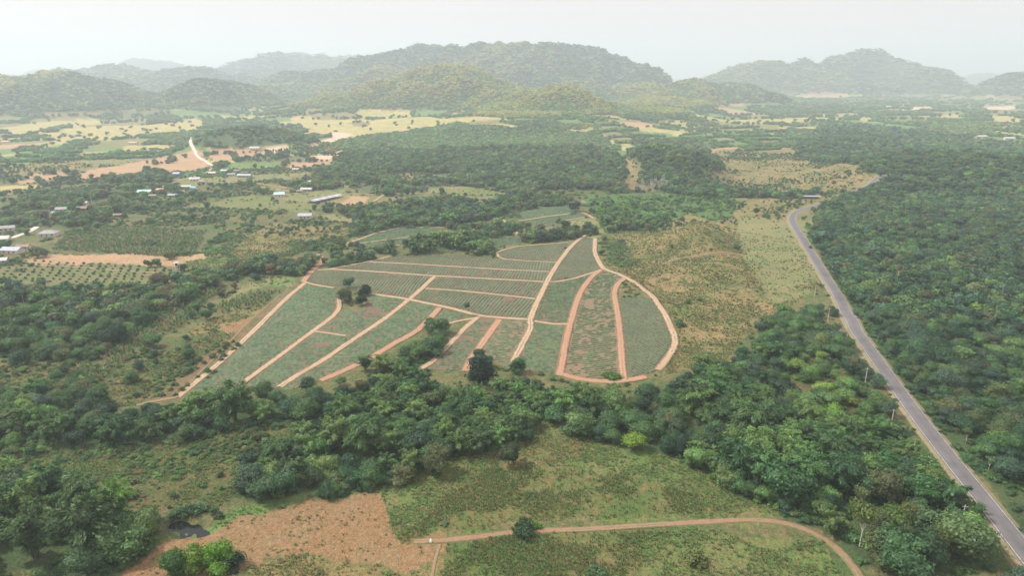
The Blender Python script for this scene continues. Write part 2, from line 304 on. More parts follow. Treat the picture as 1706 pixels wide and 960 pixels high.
# class: ground pair, p_tree per 5 m cell, height range, (broad,bamboo,slender) weights, tree tints+weights, p_shrub per 2.5 m cell, shrub height, shrub tints, p_tuft per 1 m cell, tuft tints
CL = {
 'plain':   (((.085, .13, .045), (.19, .165, .08)), .12, (4, 8), (9, .6, .4), [(T_DEEP, 3), (T_BLUE, 3), (T_MID, 3), (T_OLIVE, 2), (T_DARK, 2)], .12, (.8, 2.2), [(T_MID, 2), (T_OLIVE, 2), (T_LITE, 1)], 0, []),
 'forest_r':(G_FOR, .60, (5, 9), (9, .25, .25), [(T_DEEP, 4), (T_DARK, 2.5), (T_MID, 3), (T_BLUE, 3), (T_OLIVE, 1.3), (T_LITE, .9), (T_OLIVE, 1)], .55, (1.5, 3), [(T_MID, 2), (T_DEEP, 2)], 0, []),
 'forest_m':(G_FOR, .46, (5, 9), (8, 1.2, .6), [(T_DEEP, 3), (T_DARK, 1), (T_MID, 4), (T_BLUE, 3), (T_OLIVE, 3), (T_LITE, 1.6), (T_DRYG, .8)], .2, (1.5, 3), [(T_MID, 2), (T_DEEP, 2)], 0, []),
 'forest_o':(((.075, .11, .04), (.12, .125, .055)), .27, (4.5, 9), (8, 1.2, 1), [(T_DEEP, 2), (T_MID, 4), (T_BLUE, 2), (T_OLIVE, 4), (T_LITE, 4), (T_DRYG, 2)], .4, (1.5, 3), [(T_MID, 2), (T_LITE, 2), (T_OLIVE, 2)], 0, []),
 'belt':    (G_FOR, .68, (4.5, 8), (6, 3.2, .2), [(T_DEEP, 4), (T_DARK, 2), (T_MID, 4), (T_BLUE, 1.5), (T_LITE, 2), (T_OLIVE, .8)], .55, (1.2, 3), [(T_MID, 2), (T_DEEP, 2), (T_LITE, .7)], 0, []),
 'bamboo':  (G_FOR, .42, (7, 11), (1.2, 7, 0), [(T_MID, 3), (T_LITE, 2.6), (T_DEEP, 1.5)], .25, (1.2, 3), [(T_MID, 2), (T_DEEP, 2), (T_LITE, 1)], 0, []),
 'lime':    (G_SCR, .42, (4, 7), (9, 0, 0), [(T_LIME, 2.5), (T_LITE, 4), (T_MID, 2)], .3, (1.0, 2.4), [(T_MID, 2), (T_LITE, 2)], 0, []),
 'slender': (G_FOR, .40, (7, 11), (6, .6, 2.6), [(T_MID, 2), (T_OLIVE, 1.6), (T_DEEP, 3), (T_LITE, 1.4)], .3, (1.2, 3), [(T_MID, 2), (T_DEEP, 2)], 0, []),
 'scrub_b': (((.075, .12, .038), (.15, .13, .058)), .24, (2.5, 5.5), (9, 1, 0), [(T_DEEP, 2), (T_MID, 4), (T_LITE, 2), (T_OLIVE, 1)], .95, (.7, 2.3), [(T_MID, 3), (T_LITE, 3), (T_DEEP, 2), (T_OLIVE, 3), (T_STRAW, .3)], .6, [(T_MID, 3), (T_LITE, 3), (T_DRYG, 4)]),
 'scrub':   (((.08, .125, .042), (.18, .145, .068)), .10, (2.5, 5.5), (9, .5, 0), [(T_DEEP, 2), (T_MID, 4), (T_BLUE, 2), (T_LITE, 1)], .85, (.6, 2.2), [(T_MID, 3), (T_LITE, 3), (T_DEEP, 1.5), (T_OLIVE, 3), (T_RUST, .5)], .6, [(T_MID, 2), (T_LITE, 2), (T_DRYG, 2), (T_STRAW, .7)]),
 'dry':     (((.28, .205, .10), (.14, .16, .058)), .006, (2, 4), (9, 0, 0), [(T_DEEP, 2), (T_MID, 4)], .5, (.4, 1.2), [(T_MID, 1.5), (T_LITE, 4), (T_OLIVE, 4), (T_RUST, 1.2), (T_DRYG, 3)], .65, [(T_DRYG, 3), (T_STRAW, 2), (T_LITE, 2), (T_MID, 1)]),
 'meadow':  (((.13, .19, .058), (.20, .185, .082)), .0, (2, 4), (9, 0, 0), [(T_MID, 4)], .26, (.4, 1.1), [(T_MID, 2), (T_LITE, 4), (T_OLIVE, 3), (T_DRYG, 2)], .85, [(T_MID, 2), (T_LITE, 5), (T_DRYG, 2), (T_STRAW, .6)]),
 'grassy':  (((.17, .20, .08), (.24, .22, .105)), .0, (2, 4), (9, 0, 0), [(T_MID, 4)], .22, (.4, 1.1), [(T_MID, 3), (T_LITE, 3)], .15, [(T_LITE, 3), (T_DRYG, 4)]),
 'corn':    (((.10, .15, .045), (.19, .165, .07)), .0, (2, 4), (9, 0, 0), [(T_MID, 4)], .05, (.6, 1.4), [(T_MID, 3), (T_OLIVE, 3), (T_LITE, 2)], .95, [(T_MID, 2), (T_LITE, 4), (T_OLIVE, 3), (T_STRAW, .5), (T_DRYG, 4)]),
 'green':   (((.11, .20, .062), (.16, .23, .075)), .0, (2, 4), (9, 0, 0), [(T_MID, 4)], .12, (.6, 1.4), [(T_MID, 2), (T_BRIGHT, 1), (T_LITE, 3)], .3, [(T_LITE, 3), (T_MID, 2)]),
 'cassava': (((.065, .14, .045), (.09, .17, .05)), .10, (3, 5), (9, 0, 0), [(T_DEEP, 3), (T_MID, 2), (T_LITE, 2)], .75, (1.2, 2.2), [(T_LITE, 4), (T_LIME, 1.5), ((.10, .22, .06), 4)], 0, []),
 'orchard': (((.14, .185, .065), (.19, .17, .085)), .0, (2, 4), (9, 0, 0), [(T_MID, 4)], .0, (1, 2), [], .05, [(T_LITE, 2)]),
 'red':     (((.285, .17, .085), (.28, .195, .105)), .0, (2, 4), (9, 0, 0), [(T_MID, 4)], .006, (.4, 1), [(T_MID, 3), (T_OLIVE, 1)], .06, [(T_DRYG, 3), (T_STRAW, 2), (T_LITE, 2)]),
 'straw':   (((.48, .38, .16), (.27, .28, .11)), .008, (4, 8), (9, 0, 0), [(T_OLIVE, 2), (T_BLUE, 1)], .02, (1, 2), [(T_OLIVE, 3), (T_GOLD, 1)], 0, []),
 'pink':    (((.46, .29, .18), (.36, .26, .15)), .0, (4, 8), (9, 0, 0), [(T_OLIVE, 2)], .0, (1, 2), [(T_OLIVE, 3)], 0, []),
 'pale':    (((.62, .46, .33), (.55, .42, .32)), .0, (4, 8), (9, 0, 0), [(T_OLIVE, 2)], .0, (1, 2), [(T_OLIVE, 3)], 0, []),
 'mosaic':  (((.22, .27, .10), (.42, .36, .16)), .07, (5, 9), (9, 0, .4), [(T_OLIVE, 4), (T_MID, 3), (T_BLUE, 1), (T_GOLD, 1.5), (T_LITE, 3), (T_DRYG, 2)], .15, (1, 2.5), [(T_OLIVE, 3), (T_LITE, 2)], 0, []),
 'hill':    (((.07, .09, .04), (.13, .11, .05)), .75, (7, 11), (9, 0, 0), [(T_OLIVE, 3), (T_MID, 3), (T_BLUE, 3), (T_DEEP, 2), (T_GOLD, 1.4), (T_DRYG, 2.5), (T_LITE, 2)], 0, (1, 2), [], 0, []),
 'hillgold':(((.14, .13, .045), (.2, .15, .06)), .75, (7, 11), (9, 0, 0), [(T_OLIVE, 3), (T_MID, 2.5), (T_GOLD, 3), (T_LITE, 3), (T_DRYG, 3), (T_BLUE, 1)], 0, (1, 2), [], 0, []),  # yellow-gold crown tints stand in for sunlight on these hills
 'banana':  (((.085, .14, .05), (.14, .13, .065)), .0, (2, 4), (9, 0, 0), [(T_MID, 4)], .05, (.6, 1.4), [(T_MID, 3)], 0, []),
 'clear':   (((.14, .13, .065), (.22, .15, .085)), .0, (2, 4), (9, 0, 0), [(T_MID, 4)], .0, (.6, 1.4), [], 0, []),
}
CN = list(CL); CI = {n: i for i, n in enumerate(CN)}
LAND = [
 # far plain
 ('mosaic', [(-400,200),(280,195),(620,190),(800,200),(560,235),(330,240),(300,262),(150,262),(-400,262)]),
 ('mosaic', [(1140,150),(1260,148),(2100,130),(2100,215),(1500,215),(1300,200),(1180,170)]),
 ('straw', [(140,228),(200,215),(285,203),(335,197),(340,210),(300,222),(215,228),(160,236)]),
 ('straw', [(365,192),(430,192),(425,199),(370,199)]),
 ('straw', [(480,197),(505,192),(560,205),(620,212),(640,218),(570,230),(560,236),(530,222),(500,210)]),
 ('straw', [(560,210),(660,205),(700,196),(765,196),(760,206),(690,216),(640,224),(600,228),(560,226)]),
 ('straw', [(922,232),(925,225),(960,230),(1030,234),(1028,243),(1000,246),(960,244)]),
 ('straw', [(1573,229),(1600,225),(1690,236),(1688,243),(1640,242),(1590,236)]),
 ('straw', [(1425,196),(1440,194),(1458,200),(1450,204)]),
 ('straw', [(0,215),(60,203),(160,198),(175,205),(90,215),(20,225)]),
 ('grassy', [(1510,160),(1560,152),(1640,158),(1706,170),(1900,170),(1900,180),(1640,184),(1530,178)]),
 ('straw', [(1640,190),(1706,198),(1706,206),(1650,200)]),
 ('pale', [(1516,179),(1560,177),(1553,183),(1520,183)]),
 ('pale', [(1640,178),(1700,176),(1690,182),(1645,182)]),
 ('pink', [(1205,167),(1240,172),(1238,176),(1210,172)]),
 ('pale', [(520,235),(560,220),(590,225),(560,236),(520,246),(470,252),(420,262),(380,262),(430,250)]),
 ('pale', [(520,262),(545,252),(580,250),(580,258),(555,263)]),
 ('pink', [(100,296),(130,285),(205,275),(245,262),(315,248),(345,268),(350,280),(330,285),(220,295),(205,290),(120,300)]),
 ('pink', [(333,246),(370,248),(440,250),(430,262),(375,268),(350,262)]),
 ('grassy', [(150,262),(235,248),(230,258),(205,270),(140,278)]),
 ('pink', [(185,250),(235,244),(232,249),(180,255)]),
 ('green', [(0,262),(110,236),(170,250),(95,262),(0,280)]),
 ('pink', [(20,296),(90,288),(95,300),(30,306)]),
 ('dry', [(200,296),(290,288),(300,300),(215,305)]),
 ('dry', [(410,300),(480,312),(475,325),(430,328),(415,312)]),
 ('dry', [(520,333),(570,322),(670,322),(672,338),(600,342),(560,350)]),
 ('pink', [(575,326),(622,325),(610,336),(540,344)]),
 ('meadow', [(395,330),(520,345),(500,360),(360,365),(290,350)]),
 ('scrub', [(320,350),(500,358),(590,375),(570,400),(450,440),(360,450),(330,400)]),
 ('dry', [(360,430),(400,400),(440,380),(520,378),(565,380),(560,398),(480,405),(440,430),(385,440)]),
 ('scrub', [(100,370),(200,350),(340,375),(330,400),(100,400)]),
 ('banana', [(85,415),(115,388),(230,378),(345,385),(335,405),(318,428),(200,424),(110,418)]),
 ('pink', [(35,430),(60,418),(110,420),(220,424),(325,430),(325,447),(230,443),(150,436),(60,436)]),
 ('orchard', [(0,440),(40,432),(150,437),(230,444),(290,450),(285,468),(225,480),(120,470),(0,470)]),
 ('meadow', [(300,440),(380,438),(360,460),(310,470)]),
 # forests
 ('forest_o', [(0,345),(60,325),(170,318),(215,345),(165,372),(110,378),(60,372),(0,395)]),
 ('forest_o', [(160,312),(180,295),(290,285),(280,305),(240,330),(180,335)]),
 ('forest_m', [(585,375),(600,350),(690,345),(760,335),(800,340),(870,335),(955,338),(950,346),(870,352),(840,368),(740,378),(640,382),(600,395),(575,392)]),
 ('forest_o', [(500,300),(560,270),(570,235),(640,222),(800,212),(1000,225),(1030,250),(1040,300),(1130,318),(1100,325),(950,340),(860,325),(760,312),(640,320),(570,312)]),
 ('forest_m', [(590,265),(640,240),(700,250),(720,275),(650,290),(600,290)]), ('forest_m', [(740,300),(800,260),(900,262),(1020,268),(1040,305),(1000,322),(860,318)]),
 ('dry', [(636,292),(700,285),(735,292),(700,300),(640,300)]), ('dry', [(1030,268),(1052,265),(1056,300),(1038,305)]), ('clear', [(1050,300),(1105,302),(1100,318),(1060,316)]),
 ('forest_m', [(1050,228),(1180,238),(1200,290),(1215,325),(1110,320),(1060,290)]),
 ('forest_m', [(1100,320),(1200,312),(1330,316),(1320,328),(1210,330)]),
 ('meadow', [(720,318),(800,315),(860,330),(790,335),(730,330)]),
 ('forest_m', [(322,240),(350,212),(425,200),(500,214),(526,236),(500,248),(420,250),(350,248)]),
 ('dry', [(1190,258),(1200,248),(1330,244),(1345,262),(1440,285),(1470,300),(1400,318),(1215,318),(1200,290)]),
 ('dry', [(1215,330),(1310,326),(1400,320),(1325,345),(1310,360),(1225,362)]),
 ('cassava', [(970,330),(1110,322),(1220,335),(1210,372),(1130,390),(1010,392),(985,360)]),
 ('forest_m', [(1000,365),(1120,368),(1140,385),(1060,395),(1005,390)]),
 ('forest_r', [(1330,232),(1390,205),(1500,215),(1706,240),(2400,250),(2400,960),(1745,960),(1706,912),(1650,832),(1556,720),(1474,610),(1424,530),(1385,460),(1353,405),(1338,372),(1348,342),(1400,322),(1470,310),(1490,298),(1430,280),(1345,262)]),
 ('belt', [(535,445),(545,432),(600,428),(650,420),(660,426),(590,438),(552,446)]),
 ('bamboo', [(655,424),(690,410),(760,404),(800,408),(830,412),(815,428),(760,422),(700,424)]),
 ('forest_m', [(815,402),(832,392),(862,390),(872,396),(845,396),(830,408)]), ('forest_m', [(868,406),(880,400),(930,395),(985,386),(1000,394),(985,398),(945,404),(900,408)]),
 # open slope between plots and road
 ('dry', [(1000,395),(1110,380),(1200,370),(1225,355),(1310,360),(1315,385),(1360,470),(1290,500),(1240,545),(1200,600),(1120,625),(1130,570),(1100,500),(1010,440)]),
 ('grassy', [(1220,362),(1308,362),(1350,455),(1330,480),(1262,490),(1225,430)]),
 ('scrub', [(1000,395),(1060,400),(1080,440),(1050,450),(1005,430)]),
 ('dry', [(1115,375),(1160,355),(1195,372),(1190,400),(1150,395)]),
 # west side
 ('forest_m', [(-300,500),(0,495),(60,478),(140,482),(230,490),(300,470),(352,462),(330,500),(262,535),(215,585),(160,600),(60,592),(-300,592)]),
 ('forest_m', [(350,462),(420,445),(470,450),(520,432),(520,460),(480,470),(430,467),(350,478)]),
 ('banana', [(100,650),(130,610),(210,560),(280,520),(350,480),(360,490),(300,545),(240,575),(160,640)]),
 ('grassy', [(350,510),(400,480),(480,468),(482,488),(440,515),(370,528)]),
 ('dry', [(300,560),(345,538),(440,520),(420,550),(350,570)]),
 ('scrub', [(-200,600),(100,600),(180,600),(300,565),(400,560),(290,665),(230,672),(0,690),(-200,700)]),
 ('red', [(350,552),(400,540),(425,545),(400,565),(355,568)]), ('green', [(430,482),(478,470),(482,478),(440,492)]), ('banana', [(360,508),(430,486),(470,488),(440,512),(372,524)]),
 ('clear', [(480,480),(500,482),(300,668),(235,676),(350,590)]),
 ('forest_m', [(-300,650),(0,655),(60,640),(150,640),(170,668),(100,690),(0,700),(-300,720)]),
 # belt
 ('belt', [(-300,690),(0,695),(100,695),(240,690),(300,694),(345,688),(420,690),(470,682),(560,668),(610,635),(650,600),(700,578),(735,582),(728,605),(690,645),(760,668),(830,664),(940,672),(1080,672),(1115,656),(1195,615),(1248,566),(1275,518),(1345,508),(1385,545),(1415,590),(1440,640),(1495,720),(1580,830),(1690,960),(1440,960),(1415,915),(1340,870),(1260,830),(1190,805),(1130,760),(1060,748),(990,740),(880,748),(760,768),(690,778),(640,800),(560,838),(450,856),(375,845),(400,800),(500,755),(560,722),(450,728),(300,742),(230,738),(100,742),(-300,750)]),
 ('meadow', [(900,712),(950,712),(950,740),(905,745)]),
 ('belt', [(560,722),(640,700),(650,760),(640,800),(560,838),(450,856),(385,845),(420,800),(500,755)]),
 ('bamboo', [(335,690),(430,690),(440,705),(350,710)]),
 ('bamboo', [(500,740),(560,700),(640,690),(650,740),(560,790),(490,780)]),
 ('bamboo', [(1130,700),(1200,690),(1330,730),(1390,790),(1330,830),(1200,790)]),
 ('bamboo', [(1100,668),(1180,640),(1220,660),(1150,705)]),
 ('lime', [(1290,600),(1350,575),(1430,640),(1480,720),(1440,740),(1330,690),(1290,640)]),
 ('slender', [(1380,800),(1480,780),(1560,830),(1640,930),(1640,960),(1440,960),(1400,880)]),
 ('scrub_b', [(-300,735),(300,735),(560,715),(500,755),(400,800),(375,845),(340,860),(250,850),(190,830),(120,800),(-300,790)]),
 ('bamboo', [(-300,800),(60,800),(130,815),(230,850),(262,880),(240,925),(120,950),(-300,960)]),
 ('scrub_b', [(-300,960),(130,950),(220,930),(200,1100),(-300,1100)]),
 ('red', [(140,975),(210,938),(262,905),(300,896),(370,885),(450,868),(520,848),(570,830),(600,815),(640,822),(650,840),(655,870),(735,887),(735,930),(430,950),(380,975)]),
 ('green', [(265,900),(300,893),(350,878),(430,850),(520,838),(470,862),(370,884)]),
 ('meadow', [(640,800),(760,768),(880,748),(990,740),(1130,760),(1190,805),(1260,830),(1290,860),(1150,866),(1000,878),(870,880),(740,900),(735,887),(660,870),(650,830),(620,815)]),
 ('corn', [(665,880),(740,830),(800,790),(880,775),(960,790),(1100,800),(1200,850),(1000,872),(860,878),(740,896)]),
 ('dry', [(820,770),(880,745),(985,742),(960,775),(850,790)]),
 ('corn', [(735,915),(860,898),(1010,890),(1130,886),(1100,970),(730,1000)]),
 ('meadow', [(1080,900),(1150,882),(1300,880),(1370,905),(1420,975),(1080,1000)]),
 ('dry', [(400,965),(480,945),(600,938),(730,935),(730,1000),(400,1000)]),
]
def dens(poly):                                          # extra points along long edges so that outlines follow the relief
    o = []
    for i in range(len(poly)):
        a, b = poly[i], poly[(i + 1) % len(poly)]; n = max(1, int(math.dist(a, b) / 60))
        o += [(a[0] + (b[0] - a[0]) * k / n, a[1] + (b[1] - a[1]) * k / n) for k in range(n)]
    return o
def pip(x, y, P):
    ins = np.zeros(x.shape, bool); n = len(P)
    for i in range(n):
        x1, y1 = P[i]; x2, y2 = P[(i + 1) % n]
        if y1 == y2: continue
        c = (y1 > y) != (y2 > y)
        ins ^= c & (x < (x2 - x1) * (y - y1) / (y2 - y1) + x1)
    return ins
_land = [(CI[c], unproj(dens(p))[:, :2]) for c, p in LAND]
FIELD_MIX = {'plain': (['plain', 'grassy', 'green', 'scrub', 'dry', 'pink', 'straw', 'forest_o', 'cassava'], [.22, .22, .14, .12, .07, .02, .03, .10, .08]),
             'mosaic': (['mosaic', 'grassy', 'green', 'straw', 'dry', 'pink', 'forest_o', 'scrub'], [.18, .22, .16, .16, .11, .03, .09, .05])}
def field_cell(x, y):
    """patchwork of small farms: cell number and distance to the nearest boundary"""
    d = np.hypot(x, y); k = np.where(d > 1900, 2.0, 1.0)
    wx = x + (fbm(x / 150, y / 150, 711, 2) - .5) * 90; wy = y + (fbm(x / 150, y / 150, 713, 2) - .5) * 90
    u = (wx * .94 + wy * .34) / (100 * k); v = (wy * .94 - wx * .34) / (85 * k)
    iv = np.floor(v); u = u + _hash(iv, iv * 0, 5) * .9 + 0; iu = np.floor(u)
    e = np.minimum(np.minimum(u - iu, 1 - (u - iu)) * 100 * k, np.minimum(v - iv, 1 - (v - iv)) * 85 * k)
    return _hash(iu, iv, 77), e
def landclass(x, y, z=None, warp=1.0):
    d = np.hypot(x, y); a = np.clip(d * .03, 2, 26) * warp
    wx = x + (fbm(x / (a * 3 + 1e-6), y / (a * 3 + 1e-6), 91, 3) - .5) * a * 2; wy = y + (fbm(x / (a * 3 + 1e-6), y / (a * 3 + 1e-6), 95, 3) - .5) * a * 3
    c = np.full(x.shape, CI['plain'])
    c[d > 1250] = CI['mosaic']
    for ci, P in _land:
        lo = P.min(0) - 30; hi = P.max(0) + 30
        m = (wx > lo[0]) & (wx < hi[0]) & (wy > lo[1]) & (wy < hi[1])
        if m.any():
            idx = np.nonzero(m)[0]; c[idx[pip(wx[idx], wy[idx], P)]] = ci
    idn, _e = field_cell(x, y)
    for nm, (opts, wts) in FIELD_MIX.items():
        m = (c == CI[nm]) & (d > (560 if nm == 'plain' else 900))
        cs = np.cumsum(wts) / sum(wts); c[m] = np.array([CI[o] for o in opts])[np.searchsorted(cs, idn[m]).clip(0, len(opts) - 1)]
    if z is None: z = height(x, y)
    n = fbm(x / 500, y / 500, 61, 3)
    hm = (d > 1550) & (z > 16 + 18 * n)
    c[hm] = CI['hill']
    g = hm & (x > -700) & (x < 700) & (d < 3300) & (y < 3200)
    c[g] = CI['hillgold']
    c[(d > 1500) & (x > 520) & (x < 1500) & (d < 2600) & (y > 1250) & ~hm & (n > .6)] = CI['hillgold']
    return c

# ------------------------------------------------------------------ ground sheet
def build_ground():
    az = np.concatenate([np.arange(-180, -46, 3.0), np.arange(-46, 46.01, .17), np.arange(49, 180, 3.0)])
    rr = np.concatenate([[2, 20, 45, 70, 90], np.geomspace(102, 1500, 300), np.geomspace(1516, 11000, 200), [14000, 20000, 40000]])
    A, D = np.meshgrid(np.radians(az), rr); x = (np.sin(A) * D).ravel(); y = (np.cos(A) * D).ravel(); z = height(x, y)
    c = landclass(x, y, z)
    ca = np.array([CL[n][0][0] for n in CN])[c]; cb = np.array([CL[n][0][1] for n in CN])[c]
    nr, na = D.shape; i = np.arange(nr - 1)[:, None] * na; j = np.arange(na)[None, :]; j2 = (j + 1) % na
    Q = np.stack([i + j, i + j2, i + na + j2, i + na + j], -1).reshape(-1, 4)[:, ::-1]
    V = np.stack([x, y, z], 1); V = np.vstack([V, [[0, 0, float(z[0])]]])
    T = np.stack([np.full(na, len(V) - 1), np.arange(na), (np.arange(na) + 1) % na], 1)[:, ::-1]
    me = mesh('ground', V, T, Q, [M_GROUND], smooth=True)
    one = np.ones((len(x), 1))
    fattr(me, 'col_a', np.vstack([np.hstack([ca, one]), [[.1, .1, .05, 1]]]), 'POINT', 'FLOAT_COLOR'); fattr(me, 'col_b', np.vstack([np.hstack([cb, one]), [[.1, .1, .05, 1]]]), 'POINT', 'FLOAT_COLOR')
    obj('ground', me, kind='structure')
build_ground()

# ------------------------------------------------------------------ draped strips and sheets
def resample(P, step):
    P = np.asarray(P, float)[:, :2]; seg = np.hypot(*np.diff(P, axis=0).T); L = np.concatenate([[0], np.cumsum(seg)])
    n = max(2, int(L[-1] / step) + 1); s = np.linspace(0, L[-1], n)
    # smooth by Catmull-Rom like averaging
    q = np.stack([np.interp(s, L, P[:, 0]), np.interp(s, L, P[:, 1])], 1)
    k = max(1, int(min(6, L[-1] * .05) / step))
    for _ in range(2):
        pad = np.vstack([np.repeat(q[:1], k, 0), q, np.repeat(q[-1:], k, 0)])
        qs = sum(pad[i:i + len(q)] for i in range(2 * k + 1)) / (2 * k + 1); qs[0] = q[0]; qs[-1] = q[-1]; q = qs
    return q
def strip_mesh(name, q, offs, lift, mat, wob=0, taper=0, seed=0, hts=None):
    """offs: lateral offsets of the columns, lift: height above the ground"""
    t = np.gradient(q, axis=0); t /= np.hypot(t[:, 0], t[:, 1])[:, None] + 1e-9; nrm = np.stack([t[:, 1], -t[:, 0]], 1)
    V = []; m = len(offs)
    for k, o in enumerate(offs):
        oo = np.full(len(q), float(o))
        if wob and k in (0, m - 1): oo = oo * (1 + wob * (fbm(np.arange(len(q)) / 4., np.full(len(q), k * 9.), seed, 3) - .5) * 2)
        p = q + nrm * oo[:, None]; z = height(p[:, 0], p[:, 1]) + lift + (hts[k] if hts is not None else 0)
        V.append(np.column_stack([p, z]))
    V = np.stack(V, 1).reshape(-1, 3); n = len(q); i = np.arange(n - 1)[:, None] * m; j = np.arange(m - 1)[None]
    Q = np.stack([i + j, i + m + j, i + m + j + 1, i + j + 1], -1).reshape(-1, 4)[:, ::-1]
    V, Q = V, Q
    return mesh(name, V, None, Q, [mat], smooth=True)
def track(pts, width, mat=None, name='dirt_track', lift=None, step=2.0, wob=.35, seed=0):
    g = unproj(pts); d = float(np.mean(np.hypot(g[:, 0], g[:, 1]))); q = resample(g, step)
    h = width * .33; L = lift if lift is not None else max(.16, d / 2600)
    g_ = h * 1.45
    o = obj(name, strip_mesh(name, q, [-g_ - .4, -g_, -h * .5, 0, h * .5, g_, g_ + .4], L, mat or M_TRACK, wob=wob, seed=seed, hts=[-.5 - L, 0, 0, .02, 0, 0, -.5 - L]), kind='structure')
    fattr(o.data, 'lane', np.tile([1.3, 1.1, .35, 0, .35, 1.1, 1.3], len(q)), 'POINT')
    return q
def sheet(name, pts, mat, lift, step=5.0, jitter=.5, seed=1, inset=None, ground_pts=None):
    g = (unproj(dens(pts)) if ground_pts is None else np.asarray(ground_pts))[:, :2]
    # boundary resampled and made ragged
    B = np.vstack([g, g[:1]]); seg = np.hypot(*np.diff(B, axis=0).T); L = np.concatenate([[0], np.cumsum(seg)]); n = max(8, int(L[-1] / (step * .6)))
    s = np.linspace(0, L[-1], n, endpoint=False); b = np.stack([np.interp(s, L, B[:, 0]), np.interp(s, L, B[:, 1])], 1)
    b = b + np.stack([fbm(b[:, 0] / 3, b[:, 1] / 3, seed, 2) - .5, fbm(b[:, 0] / 3, b[:, 1] / 3, seed + 5, 2) - .5], 1) * 2 * jitter
    lo = b.min(0); hi = b.max(0)
    gx, gy = np.meshgrid(np.arange(lo[0], hi[0], step), np.arange(lo[1], hi[1], step)); gx = gx.ravel() + .01; gy = gy.ravel() + .013
    m = pip(gx, gy, b); gi = np.stack([gx[m], gy[m]], 1)
    pts2 = np.vstack([b, gi]); edges = [(i, (i + 1) % n) for i in range(n)]
    vo, eo, fo, *_ = geometry.delaunay_2d_cdt([Vector(p) for p in pts2], edges, [], 1, 1e-4)
    V = np.array([(v.x, v.y) for v in vo]); z = height(V[:, 0], V[:, 1]) + lift
    T = [f for f in fo if len(f) == 3]
    return mesh(name, np.column_stack([V, z]), T, None, [mat], smooth=True), b

# ------------------------------------------------------------------ road
def road_mat():
    m, t, b = mat_base('asphalt'); b.inputs['Roughness'].default_value = .75
    n1 = noise(t, .12, 4); n2 = noise(t, 2.2, 4, .7)
    uv = N(t, 'ShaderNodeAttribute', attribute_name='lane').outputs['Fac']
    wear = ramp(t, uv, [(0, (.9, .9, .9)), (.22, (1.1, 1.1, 1.1)), (.5, (.92, .92, .92)), (.78, (1.1, 1.1, 1.1)), (1, (.9, .9, .9))])
    c = mixc(t, ramp(t, n1, [(.35, (0, 0, 0)), (.65, (1, 1, 1))]), (.120, .115, .119), (.155, .149, .152))
    c = mixc(t, 1.0, c, wear, 'MULTIPLY'); c = mixc(t, 1.0, c, ramp(t, n2, [(.3, (.85, .85, .85)), (.7, (1.12, 1.12, 1.12))]), 'MULTIPLY')
    t.links.new(c, b.inputs['Base Color']); return m
M_ROAD = road_mat()
M_LINE = plain('worn_white_paint', (.42, .40, .37), vary=.45, sc=1.2); M_SHOULDER = soil_mat('shoulder_soil', (.28, .22, .15), (.17, .17, .08), .2, 1.5, .1)
ROAD_PX = [(1775,1010),(1700,914),(1640,838),(1584,768),(1528,695),(1478,626),(1444,577),(1412,526),(1386,478),(1362,440),(1342,407),(1328,385),(1320,371),(1319,363),(1323,356),(1332,351)]
rg = unproj(ROAD_PX)[:, :2]
tail = unproj([(1372,340),(1412,325),(1449,308),(1456,301),(1467,294),(1477,292),(1492,293),(1515,296),(1560,298)])[:, :2]
road_line = resample(np.vstack([rg, tail]), 2.0)
ob = obj('road', strip_mesh('road', road_line, [-3.4, -3.1, -1.6, 0, 1.6, 3.1, 3.4], .55, M_ROAD, hts=[-.12, 0, .03, .05, .03, 0, -.12]), kind='structure')
fattr(ob.data, 'lane', np.tile([0, .04, .27, .5, .73, .96, 1], len(road_line)), 'POINT')
obj('road_shoulder', strip_mesh('road_shoulder', road_line, [-6.0, -4.3, 4.3, 6.0], .4, M_SHOULDER, wob=.1, hts=[-1.2, 0, 0, -1.2]), kind='structure')
for s in (-1, 1):
    obj('edge_line', strip_mesh('edge_line', road_line, [s * 2.95 - .1, s * 2.95 + .1], .575, M_LINE, hts=[0, 0]), kind='structure')

# ------------------------------------------------------------------ dirt tracks round the plots (crop scales undone here)
def c5(*p): return [(500 + a / 2.666, 330 + b / 2.666) for a, b in p]
def c4(*p): return [(a / 2.993, 350 + b / 2.993) for a, b in p]
W = 3.6
TR = []
def tk(p, wd=W, mat=None, **k): TR.append(track(p, wd, mat, seed=len(TR) * 7, **k)[::2])
tk(c5((75,250),(95,262),(92,290),(60,320),(35,345),(15,372)), 5.5, M_TRACK_RED)
tk(c5((60,322),(130,316),(300,325),(580,345),(800,357),(1090,373)), 3.6)
tk(c5((130,316),(230,297),(310,282),(400,259)), 3.0)
tk(c5((310,284),(480,292),(700,306),(900,318),(1110,328)), 2.8)
tk(c5((15,372),(60,385),(150,400)), 2.8)
tk(c5((320,427),(400,438),(480,450),(560,468),(640,483),(720,503),(800,526),(900,534),(1025,541)), 4.0)
tk(c5((598,348),(545,400),(485,452),(400,520),(340,562),(250,620),(150,690),(60,750),(-10,785),(-90,840)), 4.2)
tk(c5((556,402),(700,412),(880,430),(1045,449)), 2.8)
tk(c5((1268,165),(1230,190),(1195,225),(1150,283),(1105,355),(1075,420),(1045,480),(1022,540)), 4.6)
tk(c5((1022,540),(1025,580),(990,645),(950,720),(935,760)), 4.4)
tk(c5((1310,180),(1308,240),(1325,280),(1348,318),(1400,332),(1440,350),(1500,385),(1570,440),(1620,515),(1655,590),(1672,640),(1645,700),(1590,765)), 4.8)
tk(c5((1090,373),(1150,372),(1230,355),(1335,320)), 2.8)
tk(c5((1340,318),(1300,345),(1265,390),(1235,440),(1205,540),(1180,640),(1160,760),(1150,790)), 4.6, M_TRACK_RED)
